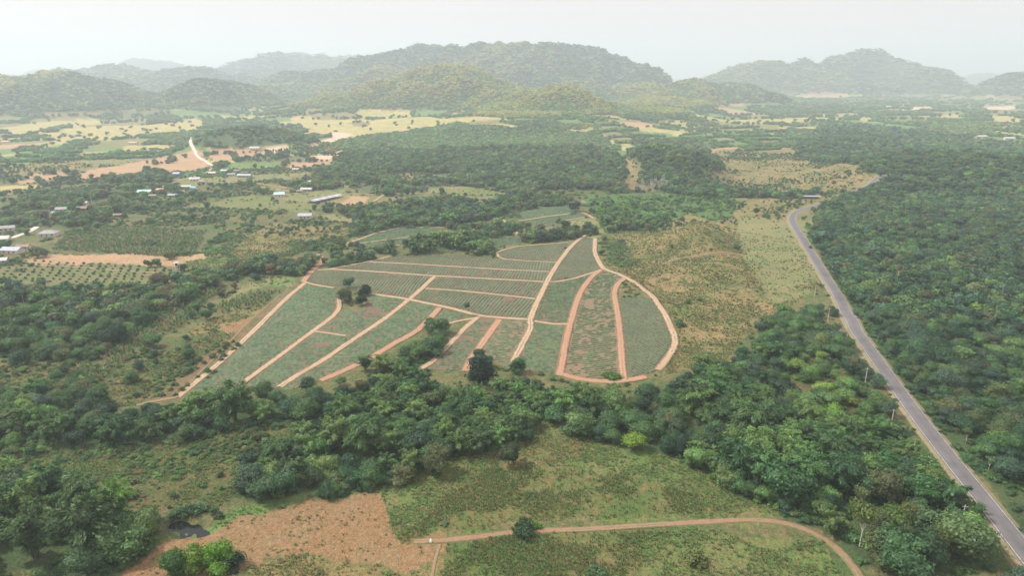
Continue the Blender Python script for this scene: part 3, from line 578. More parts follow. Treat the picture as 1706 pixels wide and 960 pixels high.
tk(c5((1450,352),(1405,385),(1395,430),(1412,520),(1425,640),(1430,740),(1438,805)), 4.4, M_TRACK_RED)
tk(c5((1155,780),(1235,805),(1330,815),(1400,817),(1480,808),(1535,795)), 4.8, M_TRACK_RED)
tk(c5((1040,548),(1110,560),(1190,562)), 3.2)
tk(c5((885,540),(850,590),(800,660),(770,700),(735,770)), 5.0, M_TRACK_RED)
tk(c5((790,530),(740,570),(660,655),(575,740),(480,785)), 4.0)
tk(c5((620,488),(575,540),(510,600),(430,640),(300,720),(120,802),(90,812)), 4.8, M_TRACK_RED)
tk(c5((570,560),(630,566),(700,548),(790,532)), 2.6)
tk(c5((875,243),(905,230),(960,216),(1060,207),(1190,198)), 2.4)
tk(c5((875,243),(880,262),(905,272),(1000,279),(1140,286)), 2.4)
tk(c4((1520,365),(1430,440),(1280,590),(1100,760),(885,935)), 4.2)
tk(c4((1400,420),(1230,570),(1080,730),(1000,810),(940,870)), 1.0, M_FARM_TRACK)
tk(c4((1690,440),(1695,500),(1640,548),(1560,605),(1400,725),(1200,872),(1150,910)), 3.8)
tk(c4((1560,605),(1640,615),(1720,630)) + c5((205,612)), 2.2)
tk(c4((880,935),(800,950),(680,975)), 2.4, M_FARM_TRACK)
# upper plots
tk(c5((180,212),(260,185),(340,155),(450,130),(640,132)), 3.0)
tk(c5((660,128),(700,122),(800,108),(910,98),(905,112)), 3.0)
tk(c5((190,212),(430,180),(580,160)), 2.2)
tk(c5((700,143),(830,128)), 3.0)
tk(c5((970,102),(1100,82),(1250,63),(1280,75),(1305,92)), 3.0)
tk(c5((1160,103),(1290,82)), 2.2)
tk(c5((955,170),(965,150),(1030,138)), 2.4)
tk(c5((350,218),(440,210)), 2.6)
# hill slope and foreground tracks
tk([(1105,440),(1140,430),(1170,424),(1230,424),(1300,424)], 1.6, M_FARM_TRACK)
tk([(1262,356),(1285,358),(1312,358)], 3.0, M_TRACK_RED)
tk([(690,903),(740,903),(800,895),(870,886),(960,884),(1040,879),(1150,872),(1250,866),(1300,868),(1350,882),(1395,910),(1430,950),(1445,985)], 2.8, M_FARM_TRACK)
tk([(733,908),(724,935),(718,975)], 1.1, M_FARM_TRACK)
# village roads
M_CONC = soil_mat('pale_road', (.60, .55, .48), (.5, .45, .38), .2, 1.2, .05)
tk([(317,228),(318,240),(324,249),(331,262),(343,269),(354,276)], 5.0, M_CONC)
tk([(354,276),(350,284),(340,290),(318,296),(296,302),(275,309),(262,316)], 5.0, M_TRACK)
tk([(205,327),(190,332),(182,338)], 4.0, M_TRACK)
tk([(62,378),(45,388),(22,396),(-10,404)], 5.0, M_CONC)
tk([(372,300),(400,302),(440,307),(482,314)], 3.4, M_TRACK)
tk([(555,323),(620,324),(672,322),(720,323)], 3.0, M_TRACK)
tk([(620,337),(632,330),(641,324)], 4.0, M_TRACK)
tk([(500,272),(515,266),(528,262)], 3.0, M_TRACK)
tk([(60,438),(150,447),(260,455)], 1.4, M_TRACK)

# ------------------------------------------------------------------ pineapple plots
T_PINE = (.070, .120, .082)
def pine_mat(name='pineapple_leaf', k=1.0):
    m, t, b = mat_base(name); b.inputs['Roughness'].default_value = .6
    a = N(t, 'ShaderNodeAttribute', attribute_name='shade').outputs['Fac']
    n1 = noise(t, .09, 4)
    c = mixc(t, ramp(t, n1, [(.38, (0, 0, 0)), (.62, (1, 1, 1))]), (.072 * k, .125 * k, .062 * k), (.098 * k, .152 * k, .074 * k))
    v = N(t, 'ShaderNodeVectorMath', operation='SCALE'); t.links.new(c, v.inputs[0]); t.links.new(a, v.inputs['Scale'])
    t.links.new(v.outputs[0], b.inputs['Base Color']); return m
M_PINE = pine_mat(); M_PINE_DARK = pine_mat('dark_pineapple_leaf', .68)
road_mask = []
def near_track(x, y, r):
    m = np.zeros(x.shape, bool)
    for q in TR:
        lo = q.min(0) - r; hi = q.max(0) + r
        k = np.nonzero((x > lo[0]) & (x < hi[0]) & (y > lo[1]) & (y < hi[1]))[0]
        if len(k):
            for a, b in zip(q[:-1], q[1:]):
                ab = b - a; L = ab @ ab + 1e-9
                t = np.clip(((x[k] - a[0]) * ab[0] + (y[k] - a[1]) * ab[1]) / L, 0, 1)
                m[k] |= np.hypot(x[k] - a[0] - ab[0] * t, y[k] - a[1] - ab[1] * t) < r
    return m
PLOTS = []
def plot(poly, dirpx, label, cover=.96, soil=None, spacing=2.1, leaf=False):
    me, b = sheet('pineapple_plot', poly, soil or M_PLOT, .12, 6.0, .3, len(PLOTS) + 3)
    o = obj('pineapple_plot', me, label=label, category='pineapple plot', group='pineapple plots divided by dirt tracks')
    cpx = np.mean(poly, 0); g = unproj([cpx, (cpx[0] + dirpx[0], cpx[1] + dirpx[1])]); d = (g[1] - g[0])[:2]; d /= np.hypot(*d); n = np.array([-d[1], d[0]])
    c = b.mean(0); u = (b - c) @ d; v = (b - c) @ n
    VV, QQ, SH = [], [], []; k0 = 0; rng = np.random.default_rng(len(PLOTS))
    for vr in np.arange(v.min() + .8, v.max(), spacing):
        us = np.arange(u.min(), u.max(), 1.15); vv = vr + (fbm(us / 35, us * 0 + vr / 60, 7, 2) - .5) * 4 + rng.normal(0, .08, len(us))
        x = c[0] + us * d[0] + vv * n[0]; y = c[1] + us * d[1] + vv * n[1]
        bare = fbm(x / 16, y / 16, 41, 4) if cover > .95 else fbm(x / 5, y / 4, 41, 3) * .6 + fbm(x / 22, y / 22, 43, 3) * .4
        ok = pip(x, y, b) & (rng.random(len(us)) < cover) & (bare < (.80 if cover > .95 else .67)) & ~near_track(x, y, 2.1)
        z = height(x, y) + .12; hh = rng.uniform(.34, .56, len(us)); ww = rng.uniform(.62, .86, len(us)) * (spacing / 2.1) * (1 if cover > .9 else .74)
        for a in (-1, 0, 1):
            VV.append(np.column_stack([x + n[0] * a * ww, y + n[1] * a * ww, z + (hh if a == 0 else -.02)]))
        m = len(us); i = np.nonzero(ok[:-1] & ok[1:])[0]
        base = k0 + i; QQ.append(np.stack([base, base + m, base + m + 1, base + 1], 1)[:, ::-1]); QQ.append(np.stack([base + m, base + 2 * m, base + 2 * m + 1, base + m + 1], 1)[:, ::-1])
        sh = rng.uniform(.72, 1.3, len(i)); SH += [sh, sh * rng.uniform(.85, 1.15, len(i))]
        k0 += 3 * m
    V = np.concatenate(VV); Q = np.concatenate(QQ); S = np.concatenate(SH)
    used = np.unique(Q); remap = np.zeros(len(V), int); remap[used] = np.arange(len(used))
    mm = mesh('plant_rows', V[used], None, remap[Q], [M_PINE_DARK if leaf else M_PINE]); 
    if len(mm.polygons) == len(S): fattr(mm, 'shade', S)
    obj('plant_rows', mm, o, kind='stuff')
    PLOTS.append(b)
D1 = (-30, 32); D2 = (30, -1.0); D3 = (30, 2)
plot(c5((205,300),(320,283),(400,260),(600,250),(700,252),(860,268),(1135,288),(1112,326),(900,316),(480,290),(330,284)), D1, 'long narrow pineapple plot along the back edge beside the bamboo clumps')
plot(c5((150,316),(310,286),(700,308),(1108,330),(1092,370),(800,354),(400,330)), D1, 'long pineapple plot tapering to a point at the red junction, second from the back edge')
plot(c5((82,320),(300,327),(580,347),(520,410),(480,448),(320,425),(150,398),(25,375),(45,345)), D1, 'broad pineapple plot beside the red track corner, behind the four round trees')
plot(c5((600,350),(800,359),(1088,376),(1050,447),(850,428),(562,402)), D1, 'wide pineapple plot between two pale parallel tracks in the middle of the farm')
plot(c5((548,408),(700,416),(880,433),(1042,452),(1012,532),(900,532),(800,522),(640,480),(500,450)), D1, 'pineapple plot with a rounded reddish lower edge above the central track')
plot(c5((905,235),(960,219),(1060,210),(1188,201),(1135,284),(1000,276),(890,266),(880,250)), D1, 'small pineapple plot enclosed by a curved track near the farm top')
plot(c5((1265,175),(1308,182),(1306,240),(1340,312),(1230,352),(1110,370),(1160,285),(1200,228)), (20,-14), 'dark pineapple plot forming the pointed top corner between two tracks')
plot(c5((1110,378),(1230,360),(1325,325),(1262,390),(1232,440),(1190,558),(1040,548),(1060,470)), (20,-4), 'dark green pineapple plot between the pale ridge track and the red track')
plot(c5((1355,325),(1440,352),(1400,385),(1393,430),(1410,540),(1425,650),(1428,800),(1235,800),(1160,780),(1185,640),(1210,540),(1240,440),(1270,390)), (20,-2), 'thin sparse pineapple plot with reddish soil showing between two red tracks', .90, M_PLOT_RED)
plot(c5((1450,440),(1570,445),(1615,515),(1650,590),(1666,640),(1640,700),(1575,775),(1445,802),(1432,700),(1425,600),(1412,500),(1410,450)), (20,10), 'dense dark pineapple plot on the outer bend below the green bush patch', .99, leaf=True)
plot(c5((1040,565),(1190,566),(1160,700),(1145,780),(950,765),(985,665),(1025,590)), D3, 'pineapple plot below the short cross track, open towards the tree belt')
plot(c5((895,545),(1012,547),(1020,580),(985,650),(945,720),(930,760),(800,700),(815,665)), D3, 'patchy pineapple plot with pinkish gaps behind the dark round tree', .88, M_PLOT_RED)
plot(c5((800,540),(880,540),(845,590),(795,662),(735,760),(650,770),(560,760),(670,660),(745,580)), D3, 'pineapple plot between the curved pale track and the wide red track', .9)
plot(c5((645,502),(738,520),(700,545),(640,562),(580,560)), D3, 'smallest triangular pineapple plot beside the bright grass corner')
plot(c5((480,458),(612,485),(570,540),(505,600),(420,642),(290,722),(130,795),(-60,860),(-90,845),(60,755),(250,625),(345,565)), D2, 'long pineapple plot running down beside the red track to the tree belt')
plot([(572,517),(600,520),(620,489),(678,499),(627,540),(576,572),(526,553),(560,523)], D2, 'pineapple plot with a bare red patch below the four round trees', .93)
plot(c4((1560,612),(1730,635),(1740,660),(1500,812),(1370,900),(1220,880),(1400,730)), D2, 'wedge of pineapple rows between two pale tracks beneath the short cross path')
plot(c4((1520,372),(1580,385),(1665,396),(1690,440),(1688,495),(1560,600),(1400,720),(1200,868),(1140,920),(900,950),(890,935),(1100,765),(1285,592),(1430,445)), D2, 'largest pineapple plot along the outer track on the village side')
plot(c5((190,208),(345,158),(450,133),(640,135),(600,152),(430,178)), (20,-2), 'upper part of the farthest field wedge beside the bamboo hedge')
plot(c5((215,214),(430,183),(590,162),(600,180),(440,208),(280,216)), (20,-2), 'lower strip of the farthest field wedge behind the bamboo clumps')
plot(c5((650,128),(800,110),(905,100),(835,124),(700,140)), (20,-2), 'thin far pineapple strip between the two hedge gaps')
plot(c5((968,66),(1100,40),(1225,30),(1250,60),(1100,80),(975,98)), (20,-2), 'far pineapple plot ending at the single dark tree on the top corner')
plot(c5((975,105),(1100,86),(1262,68),(1290,82),(1165,102),(1120,125),(1000,120)), (20,-2), 'small far pineapple plot below the pale farm path')
plot(c5((840,185),(950,172),(1000,180),(980,205),(860,215)), (20,-2), 'tiny pineapple patch enclosed by the dark hedge trees')

# pond
def water_mat():
    m, t, b = mat_base('pond_water'); b.inputs['Base Color'].default_value = (.012, .016, .014, 1); b.inputs['Roughness'].default_value = .06
    b.inputs['Specular IOR Level'].default_value = .5; b.inputs['IOR'].default_value = 1.33
    bump(t, b, noise(t, 1.5, 2), .02, .4); return m
rim = H1(PX, PY) + .75
a = np.linspace(0, 2 * np.pi, 40, endpoint=False); ex = np.cos(a) * 11; ey = np.sin(a) * 6.5
Vp = np.column_stack([PX + ex * .94 + ey * .34, PY - ex * .34 + ey * .94, np.full(40, rim)]); Vp = np.vstack([Vp, [[PX, PY, rim]]])
obj('pond_water', mesh('pond_water', Vp, [(i, (i + 1) % 40, 40) for i in range(40)], None, [water_mat()]), kind='structure')

# ------------------------------------------------------------------ plant forms
def ico(sub=1):
    p = (1 + 5 ** .5) / 2
    V = [(-1,p,0),(1,p,0),(-1,-p,0),(1,-p,0),(0,-1,p),(0,1,p),(0,-1,-p),(0,1,-p),(p,0,-1),(p,0,1),(-p,0,-1),(-p,0,1)]
    F = [(0,11,5),(0,5,1),(0,1,7),(0,7,10),(0,10,11),(1,5,9),(5,11,4),(11,10,2),(10,7,6),(7,1,8),(3,9,4),(3,4,2),(3,2,6),(3,6,8),(3,8,9),(4,9,5),(2,4,11),(6,2,10),(8,6,7),(9,8,1)]
    V = [Vector(v).normalized() for v in V]
    for _ in range(sub):
        c = {}; G = []
        def mid(a, b):
            k = (min(a, b), max(a, b))
            if k not in c: V.append(((V[a] + V[b]) / 2).normalized()); c[k] = len(V) - 1
            return c[k]
        for a_, b_, d_ in F:
            x, y, z = mid(a_, b_), mid(b_, d_), mid(d_, a_); G += [(a_, x, z), (b_, y, x), (d_, z, y), (x, y, z)]
        F = G
    return np.array([tuple(v) for v in V]), np.array(F)
ICO0, ICO1 = ico(0), ico(1)
def unit(v): return v / (np.linalg.norm(v, axis=1, keepdims=True) + 1e-9)
def leaf_quads(rng, P, Nn, size, aspect=1.5, droop=0, along=None):
    """bent leaf sprays: quad of two folded faces at points P with normals Nn"""
    n = len(P); r = rng.normal(size=(n, 3)); r[:, 2] -= droop
    if along is not None: r = r * .45 + along * 1.6
    t = unit(r - (r * Nn).sum(1, keepdims=True) * Nn); b = np.cross(Nn, t)
    s = (size * rng.uniform(.6, 1.4, n))[:, None]
    a = P - t * s * aspect * .5; c = P + t * s * aspect * .5
    l = P + b * s * .5 + Nn * s * .12 * rng.uniform(-1, 1, (n, 1)); q = P - b * s * .5 + Nn * s * .12 * rng.uniform(-1, 1, (n, 1))
    V = np.stack([a, l, c, q], 1).reshape(-1, 3); k = np.arange(n)[:, None] * 4
    T = np.concatenate([np.hstack([k, k + 1, k + 2]), np.hstack([k, k + 2, k + 3])], 1).reshape(-1, 3)
    return V, T
def finish(V, T, sh, hu, name):
    me = mesh(name, V, T, None, [M_LEAF]); fattr(me, 'shade', sh); fattr(me, 'hue', hu); return me
def crown_data(seed, nl, leaves, size, wid=.42, low=.28, top=1.0, core=ICO1, spread=1.0, corescale=.8):
    """unit-height tree: crown as overlapping lobes of leaf sprays between z=low and z=top"""
    rng = np.random.default_rng(seed); L = []
    for i in range(nl):
        a = rng.uniform(0, 2 * np.pi) if i else 0; rr = rng.uniform(.25, 1) ** .6 * wid * spread * .62 if i else 0
        z = low + (top - low) * (rng.uniform(.25, .82) if i else .62); z -= rr * .35
        L.append((math.cos(a) * rr, math.sin(a) * rr, z, rng.uniform(.26, .66) * wid * (1.1 if i == 0 else 1), rng.uniform(.6, .85)))
    L = np.array(L); area = L[:, 3] ** 2; k = rng.choice(len(L), leaves, p=area / area.sum())
    d = unit(rng.normal(size=(leaves, 3)) + [0, 0, .35])
    rad = L[k, 3][:, None] * rng.uniform(.66, 1.16, (leaves, 1)) * (1 + .24 * np.sin(d[:, :1] * 8 + seed) * np.cos(d[:, 1:2] * 7) + .12 * np.sin(d[:, 2:] * 15 + seed))
    P = L[k, :3] + d * rad * np.stack([np.ones(leaves), np.ones(leaves), L[k, 4]], 1)
    keep = np.ones(leaves, bool)
    for i, l in enumerate(L):
        q = (P - l[:3]) / [l[3], l[3], l[3] * l[4]]; keep &= (np.linalg.norm(q, axis=1) > .66) | (k == i)
    P = P[keep]; d = d[keep]; kk = k[keep]
    Nn = unit(d + rng.normal(size=P.shape) * .36)
    V, T = leaf_quads(rng, P, Nn, size, 1.35, .3)
    tone = rng.uniform(.82, 1.2, len(L))[kk]; sh = np.repeat(tone * rng.uniform(.8, 1.25, len(P)), 2); hu = np.repeat(rng.random(len(P)) ** 2 * .8, 2)
    VV = [V]; TT = [T]; n = len(V); SH = [sh]; HU = [hu]
    for i, l in enumerate(L):
        cv, cf = core; j = .9 + rng.uniform(-.2, .15, (len(cv), 1))
        VV.append(cv * j * l[3] * corescale * [1, 1, l[4]] + l[:3]); TT.append(cf + n); n += len(cv); SH.append(rng.uniform(.7, 1.1, len(cf))); HU.append(rng.random(len(cf)) * .4)
    return np.concatenate(VV), np.concatenate(TT), np.concatenate(SH), np.concatenate(HU), L
def trunk_data(seed, L, r=.018, mat=0, low=.3):
    rng = random.Random(seed); mb = MB(); fork = low * .8
    lean = (rng.uniform(-.03, .03), rng.uniform(-.03, .03))
    mb.tube([(0, 0, -.05), (lean[0] * .5, lean[1] * .5, fork * .5), (lean[0], lean[1], fork), (lean[0], lean[1], low + .15)], [r * 1.5, r, r * .85, r * .5], 6)
    for l in L[1:7]:
        mb.tube([(lean[0], lean[1], fork * .9), ((lean[0] + l[0]) * .55, (lean[1] + l[1]) * .55, (fork + l[2]) * .5), (l[0], l[1], l[2])], [r * .6, r * .42, r * .2], 4)
    return mb.arrays()
def bamboo_data(seed, culms=30, per=85, size=.075, segs=5):
    rng = np.random.default_rng(seed); P = []; NN = []; AL = []; tone = []; mb = MB()
    for i in range(culms):
        a = rng.uniform(0, 2 * np.pi); out_ = rng.uniform(.05, 1) ** .8; h = rng.uniform(.62, 1.12) * (1 - .12 * out_); reach = .1 + .46 * out_
        b = np.array([math.cos(a), math.sin(a), 0]); s = np.linspace(0, 1, segs + 1)
        cz = h * np.sin(np.minimum(s * 1.78, 2.0)) / 1.0; cr = .05 * out_ + reach * s ** 2.1
        C = b * cr[:, None] + np.array([0, 0, 1]) * cz[:, None]
        mb.tube([tuple(c) for c in C[:segs]], [.006, .006, .005, .004, .003][:segs], 3, False)
        u = rng.uniform(.18, 1, per) ** .75; cc = np.stack([np.interp(u, s, C[:, j]) for j in range(3)], 1)
        wd = (.018 + .055 * np.sin(np.clip(u, 0, 1) * np.pi * .93))[:, None]; g_ = np.gradient(C, axis=0); AL.append(unit(np.stack([np.interp(u, s, g_[:, j]) for j in range(3)], 1)) + [0, 0, -.35])
        P.append(cc + rng.normal(size=(per, 3)) * wd * .62 - [0, 0, .02]); NN.append(rng.normal(size=(per, 3)) * .7 + [0, 0, 1] + b * .4)
        tone.append(np.full(per, rng.uniform(.7, 1.35)))
    P = np.concatenate(P); P[:, 2] = np.maximum(P[:, 2], .02); V, T = leaf_quads(rng, P, unit(np.concatenate(NN)), size * .5, 3.2, 1.2, np.concatenate(AL)); tone = np.concatenate(tone)
    return V, T, np.repeat(tone * rng.uniform(.7, 1.3, len(P)), 2), np.repeat(rng.random(len(P)) ** 2 * .7, 2), mb.arrays()
def joined(name, leafd, woodd, wmat):
    V, T, sh, hu = leafd; WV, WT, WQ = woodd
    me = mesh(name, np.vstack([V, WV]), np.vstack([T, WT + len(V)]), WQ + len(V), [M_LEAF, wmat], tri_mat=np.r_[np.zeros(len(T)), np.ones(len(WT))], quad_mat=np.ones(len(WQ)))
    n = len(WT) + len(WQ); fattr(me, 'shade', np.r_[sh, np.ones(n)]); fattr(me, 'hue', np.r_[hu, np.zeros(n)]); return me
def wood_mesh(name, d, m): return mesh(name, d[0], d[1], d[2], [m], smooth=True)

NEAR = []      # forms for single trees: (kind, crown mesh, trunk mesh)
def form(kind, leafd, woodd, wmat): NEAR.append((kind, finish(*leafd, 'crown'), wood_mesh('trunk', woodd, wmat), joined(kind, leafd, woodd, wmat)))
for s in range(7):
    c = crown_data(100 + s, 13 + s % 5, 3600, .047, wid=.44 + .05 * (s % 4), low=.10 + .05 * (s % 3)); form('broadleaf', c[:4], trunk_data(s, c[4]), M_BARK)
for s in range(4):
    b = bamboo_data(200 + s, 30, 150, .055); form('bamboo', b[:4], b[4], M_CULM)
for s in range(3):
    c = crown_data(300 + s, 7, 1100, .045, wid=.30, low=.52, corescale=.35, core=ICO0); form('slender', c[:4], trunk_data(s + 40, c[4], .016, low=.5), M_PALE)
for s in range(4):
    c = crown_data(400 + s, 6, 700, .105, wid=.62, low=-.12, top=1.02, core=ICO0, spread=1.2); form('shrub', c[:4], trunk_data(s + 60, c[4], .03, low=.2), M_BARK)
KI = {k: [i for i, f in enumerate(NEAR) if f[0] == k] for k in ('broadleaf', 'bamboo', 'slender', 'shrub')}
def hidden_col(name, meshes):
    c = bpy.data.collections.new(name)
    for i, m in enumerate(meshes):
        o = bpy.data.objects.new('%s_%02d' % (name, i), m); c.objects.link(o)
    return c
C_NEAR = hidden_col('plant_form', [f[3] for f in NEAR])
MID = []
for s in range(6):
    c = crown_data(500 + s, 7, 520, .12, wid=.50, low=.05, core=ICO0); MID.append(joined('m', c[:4], trunk_data(s, c[4], low=.2), M_BARK))
for s in range(2):
    b = bamboo_data(600 + s, 20, 26, .17, 4); MID.append(joined('m', b[:4], b[4], M_CULM))
for s in range(3):
    c = crown_data(700 + s, 5, 90, .30, wid=.72, low=-.1, core=ICO0, spread=1.1, corescale=.85); MID.append(finish(*c[:4], 'm'))
C_MID = hidden_col('far_plant_form', MID)
def blades(seed, n, h, wdt, lean, bend=.4):
    rng = np.random.default_rng(seed); V = []; T = []
    for i in range(n):
        a = rng.uniform(0, 6.28); l = rng.uniform(.3, 1) * lean; b = np.array([math.cos(a), math.sin(a), 0]); p = np.array([-b[1], b[0], 0]) * wdt * .5
        hh = h * rng.uniform(.65, 1.1); r0 = b * rng.uniform(0, .12) * h; m = r0 + b * l * .4 + [0, 0, hh * .7]; e = r0 + b * l * (1 + bend * .4) + [0, 0, hh * (1 - bend * rng.uniform(0, 1))]
        k = len(V); V += [r0 - p * .5, r0 + p * .5, m + p, m - p, e]; T += [(k, k + 1, k + 2), (k, k + 2, k + 3), (k + 3, k + 2, k + 4)]
    V = np.array(V); T = np.array(T); n_ = len(T); return finish(V, T, np.repeat(rng.uniform(.7, 1.35, n), 3), np.repeat(rng.random(n) * .6, 3), 'tuft')
C_TUFT = hidden_col('tuft_form', [blades(1, 14, 1, .12, .5), blades(2, 16, .8, .14, .7), blades(3, 8, 1.35, .13, .35, .7), blades(4, 18, .6, .18, .8)])
C_BANANA = hidden_col('banana_form', [blades(11, 8, 2.6, .62, 1.5, .75), blades(12, 7, 2.3, .6, 1.3, .8), blades(13, 9, 2.9, .6, 1.6, .7)])

def scatter(name, P, rot, scl, tint, pid, coll):
    """many plants of one sort as ONE object: points that carry a plant each (geometry nodes)"""
    me = bpy.data.meshes.new(name); me.vertices.add(len(P)); me.vertices.foreach_set('co', np.asarray(P, np.float32).ravel())
    fattr(me, 'rot', rot, 'POINT', 'FLOAT_VECTOR'); fattr(me, 'scl', scl, 'POINT', 'FLOAT_VECTOR'); fattr(me, 'pid', pid, 'POINT', 'INT')
    fattr(me, 'tint', np.column_stack([tint, np.ones(len(P))]), 'POINT', 'FLOAT_COLOR')
    o = obj(name, me, kind='stuff')
    g = bpy.data.node_groups.new(name, 'GeometryNodeTree'); g.interface.new_socket('Geometry', in_out='INPUT', socket_type='NodeSocketGeometry'); g.interface.new_socket('Geometry', in_out='OUTPUT', socket_type='NodeSocketGeometry')
    gi = g.nodes.new('NodeGroupInput'); go = g.nodes.new('NodeGroupOutput'); ci = g.nodes.new('GeometryNodeCollectionInfo'); ip = g.nodes.new('GeometryNodeInstanceOnPoints')
    ci.inputs['Collection'].default_value = coll; ci.inputs['Separate Children'].default_value = True; ci.inputs['Reset Children'].default_value = True
    ip.inputs['Pick Instance'].default_value = True
    def na(nm, typ):
        n = g.nodes.new('GeometryNodeInputNamedAttribute'); n.data_type = typ; n.inputs['Name'].default_value = nm; return n.outputs[0]
    g.links.new(gi.outputs[0], ip.inputs['Points']); g.links.new(ci.outputs[0], ip.inputs['Instance']); g.links.new(na('pid', 'INT'), ip.inputs['Instance Index'])
    g.links.new(na('rot', 'FLOAT_VECTOR'), ip.inputs['Rotation']); g.links.new(na('scl', 'FLOAT_VECTOR'), ip.inputs['Scale'])
    g.links.new(ip.outputs[0], go.inputs[0])
    md = o.modifiers.new('plants', 'NODES'); md.node_group = g
    return o

# ------------------------------------------------------------------ keep-clear zones
CLEAR = []                   # (x, y, r) round buildings and single objects
def clear(x, y, r): CLEAR.append((x, y, r))
def near_road(x, y, r):
    m = np.zeros(x.shape, bool); q = road_line[::3]; lo = q.min(0) - r; hi = q.max(0) + r
    k = np.nonzero((x > lo[0]) & (x < hi[0]) & (y > lo[1]) & (y < hi[1]))[0]
    for i in range(0, len(k), 4000):
        kk = k[i:i + 4000]; dd = np.hypot(x[kk][:, None] - q[None, :, 0], y[kk][:, None] - q[None, :, 1]).min(1); m[kk] = dd < r
    return m
def blocked(x, y, rt, rr, rp=0):
    m = near_track(x, y, rt) | near_road(x, y, rr)
    for b in PLOTS:
        lo = b.min(0); hi = b.max(0); k = np.nonzero((x > lo[0]) & (x < hi[0]) & (y > lo[1]) & (y < hi[1]))[0]
        if len(k): m[k] |= pip(x[k], y[k], b)
    for cx, cy_, r in CLEAR: m |= np.hypot(x - cx, y - cy_) < r + rp
    m |= np.hypot(((x - PX) * .94 - (y - PY) * .34) / 9.5, ((x - PX) * .34 + (y - PY) * .94) / 5.2) < 1
    return m
def ground_at(px, py): g = unproj([(px, py)])[0]; return float(g[0]), float(g[1]), H1(g[0], g[1])
# ------------------------------------------------------------------ buildings
M_WALL = plain('render_wall', (.62, .58, .52), vary=.1); M_GLASS = plain('window_glass', (.05, .06, .07), .15, vary=.05); M_FRAME = plain('timber', (.20, .13, .08))
def roofm(name, c): return plain(name, c, .45, vary=.22, sc=.5)
RC = {'grey': roofm('grey_roof_sheet', (.30, .30, .30)), 'white': roofm('white_roof_sheet', (.50, .50, .48)), 'blue': roofm('blue_roof_sheet', (.22, .42, .55)), 'teal': roofm('teal_roof_sheet', (.42, .60, .60)),
      'brown': roofm('brown_roof_sheet', (.27, .19, .15)), 'slate': roofm('blue_grey_roof_sheet', (.36, .40, .47)), 'pink': roofm('pinkish_roof_tile', (.55, .34, .27))}
RC['rust'] = soil_mat('rusty_roof_sheet', (.30, .17, .11), (.34, .31, .29), .6, 3, .02)
WC = {'white': M_WALL, 'red': plain('red_brown_wall', (.26, .09, .07)), 'blue': plain('blue_wall', (.12, .17, .33)), 'grey': plain('block_wall', (.34, .32, .30))}
def house(px, py, w_, d_, h_, rz, roof, wall, label, cat='house', hip=False, pitch=.42, name='village_house'):
    x, y, z = ground_at(px, py); clear(x, y, max(w_, d_) * .62 + 1.5)
    o = thing(name, label, cat, (x, y, z - .2), R(rz), 'buildings scattered through the village')
    a, b = w_ / 2, d_ / 2
    MB().box(-a, a, -b, b, 0, h_ + .2).build('wall', WC[wall], o)
    rh = h_ + .2 + b * pitch; e = .7; ez = h_ + .2 - e * pitch; m = MB(); hx = a * .45 if hip else a + e
    V = [(-a - e, -b - e, ez), (a + e, -b - e, ez), (a + e, b + e, ez), (-a - e, b + e, ez), (-hx, 0, rh), (hx, 0, rh)]
    V2 = [(p[0], p[1], p[2] + .14) for p in V]; VV = V + V2
    Q = [(0, 4, 5, 1), (2, 5, 4, 3), (6, 7, 11, 10), (8, 9, 10, 11), (0, 1, 7, 6), (2, 3, 9, 8), (1, 2, 8, 7), (3, 0, 6, 9)]
    T = [(1, 5, 2), (3, 4, 0), (7, 8, 11), (9, 6, 10)] if hip else []
    if not hip: Q = [(0, 4, 5, 1), (2, 5, 4, 3), (6, 7, 11, 10), (8, 9, 10, 11), (0, 1, 7, 6), (2, 3, 9, 8), (1, 5, 11, 7), (5, 2, 8, 11), (3, 4, 10, 9), (4, 0, 6, 10)]
    m.add(VV, T, Q).build('roof', RC[roof], o)
    for sx in (() if hip else (-1, 1)): MB().add([(sx * a, -b, h_ + .2), (sx * a, b, h_ + .2), (sx * a, 0, rh - .1)], [(0, 2, 1)]).build('gable', WC[wall], o)
    MB().box(-.5, .5, -b - .05, -b + .02, .2, 2.3).build('door', M_FRAME, o)
    for sx in (-1, 1):
        MB().box(sx * a * .6 - .65, sx * a * .6 + .65, -b - .06, -b + .02, 1.0, 2.1).build('window', M_GLASS, o)
    return o
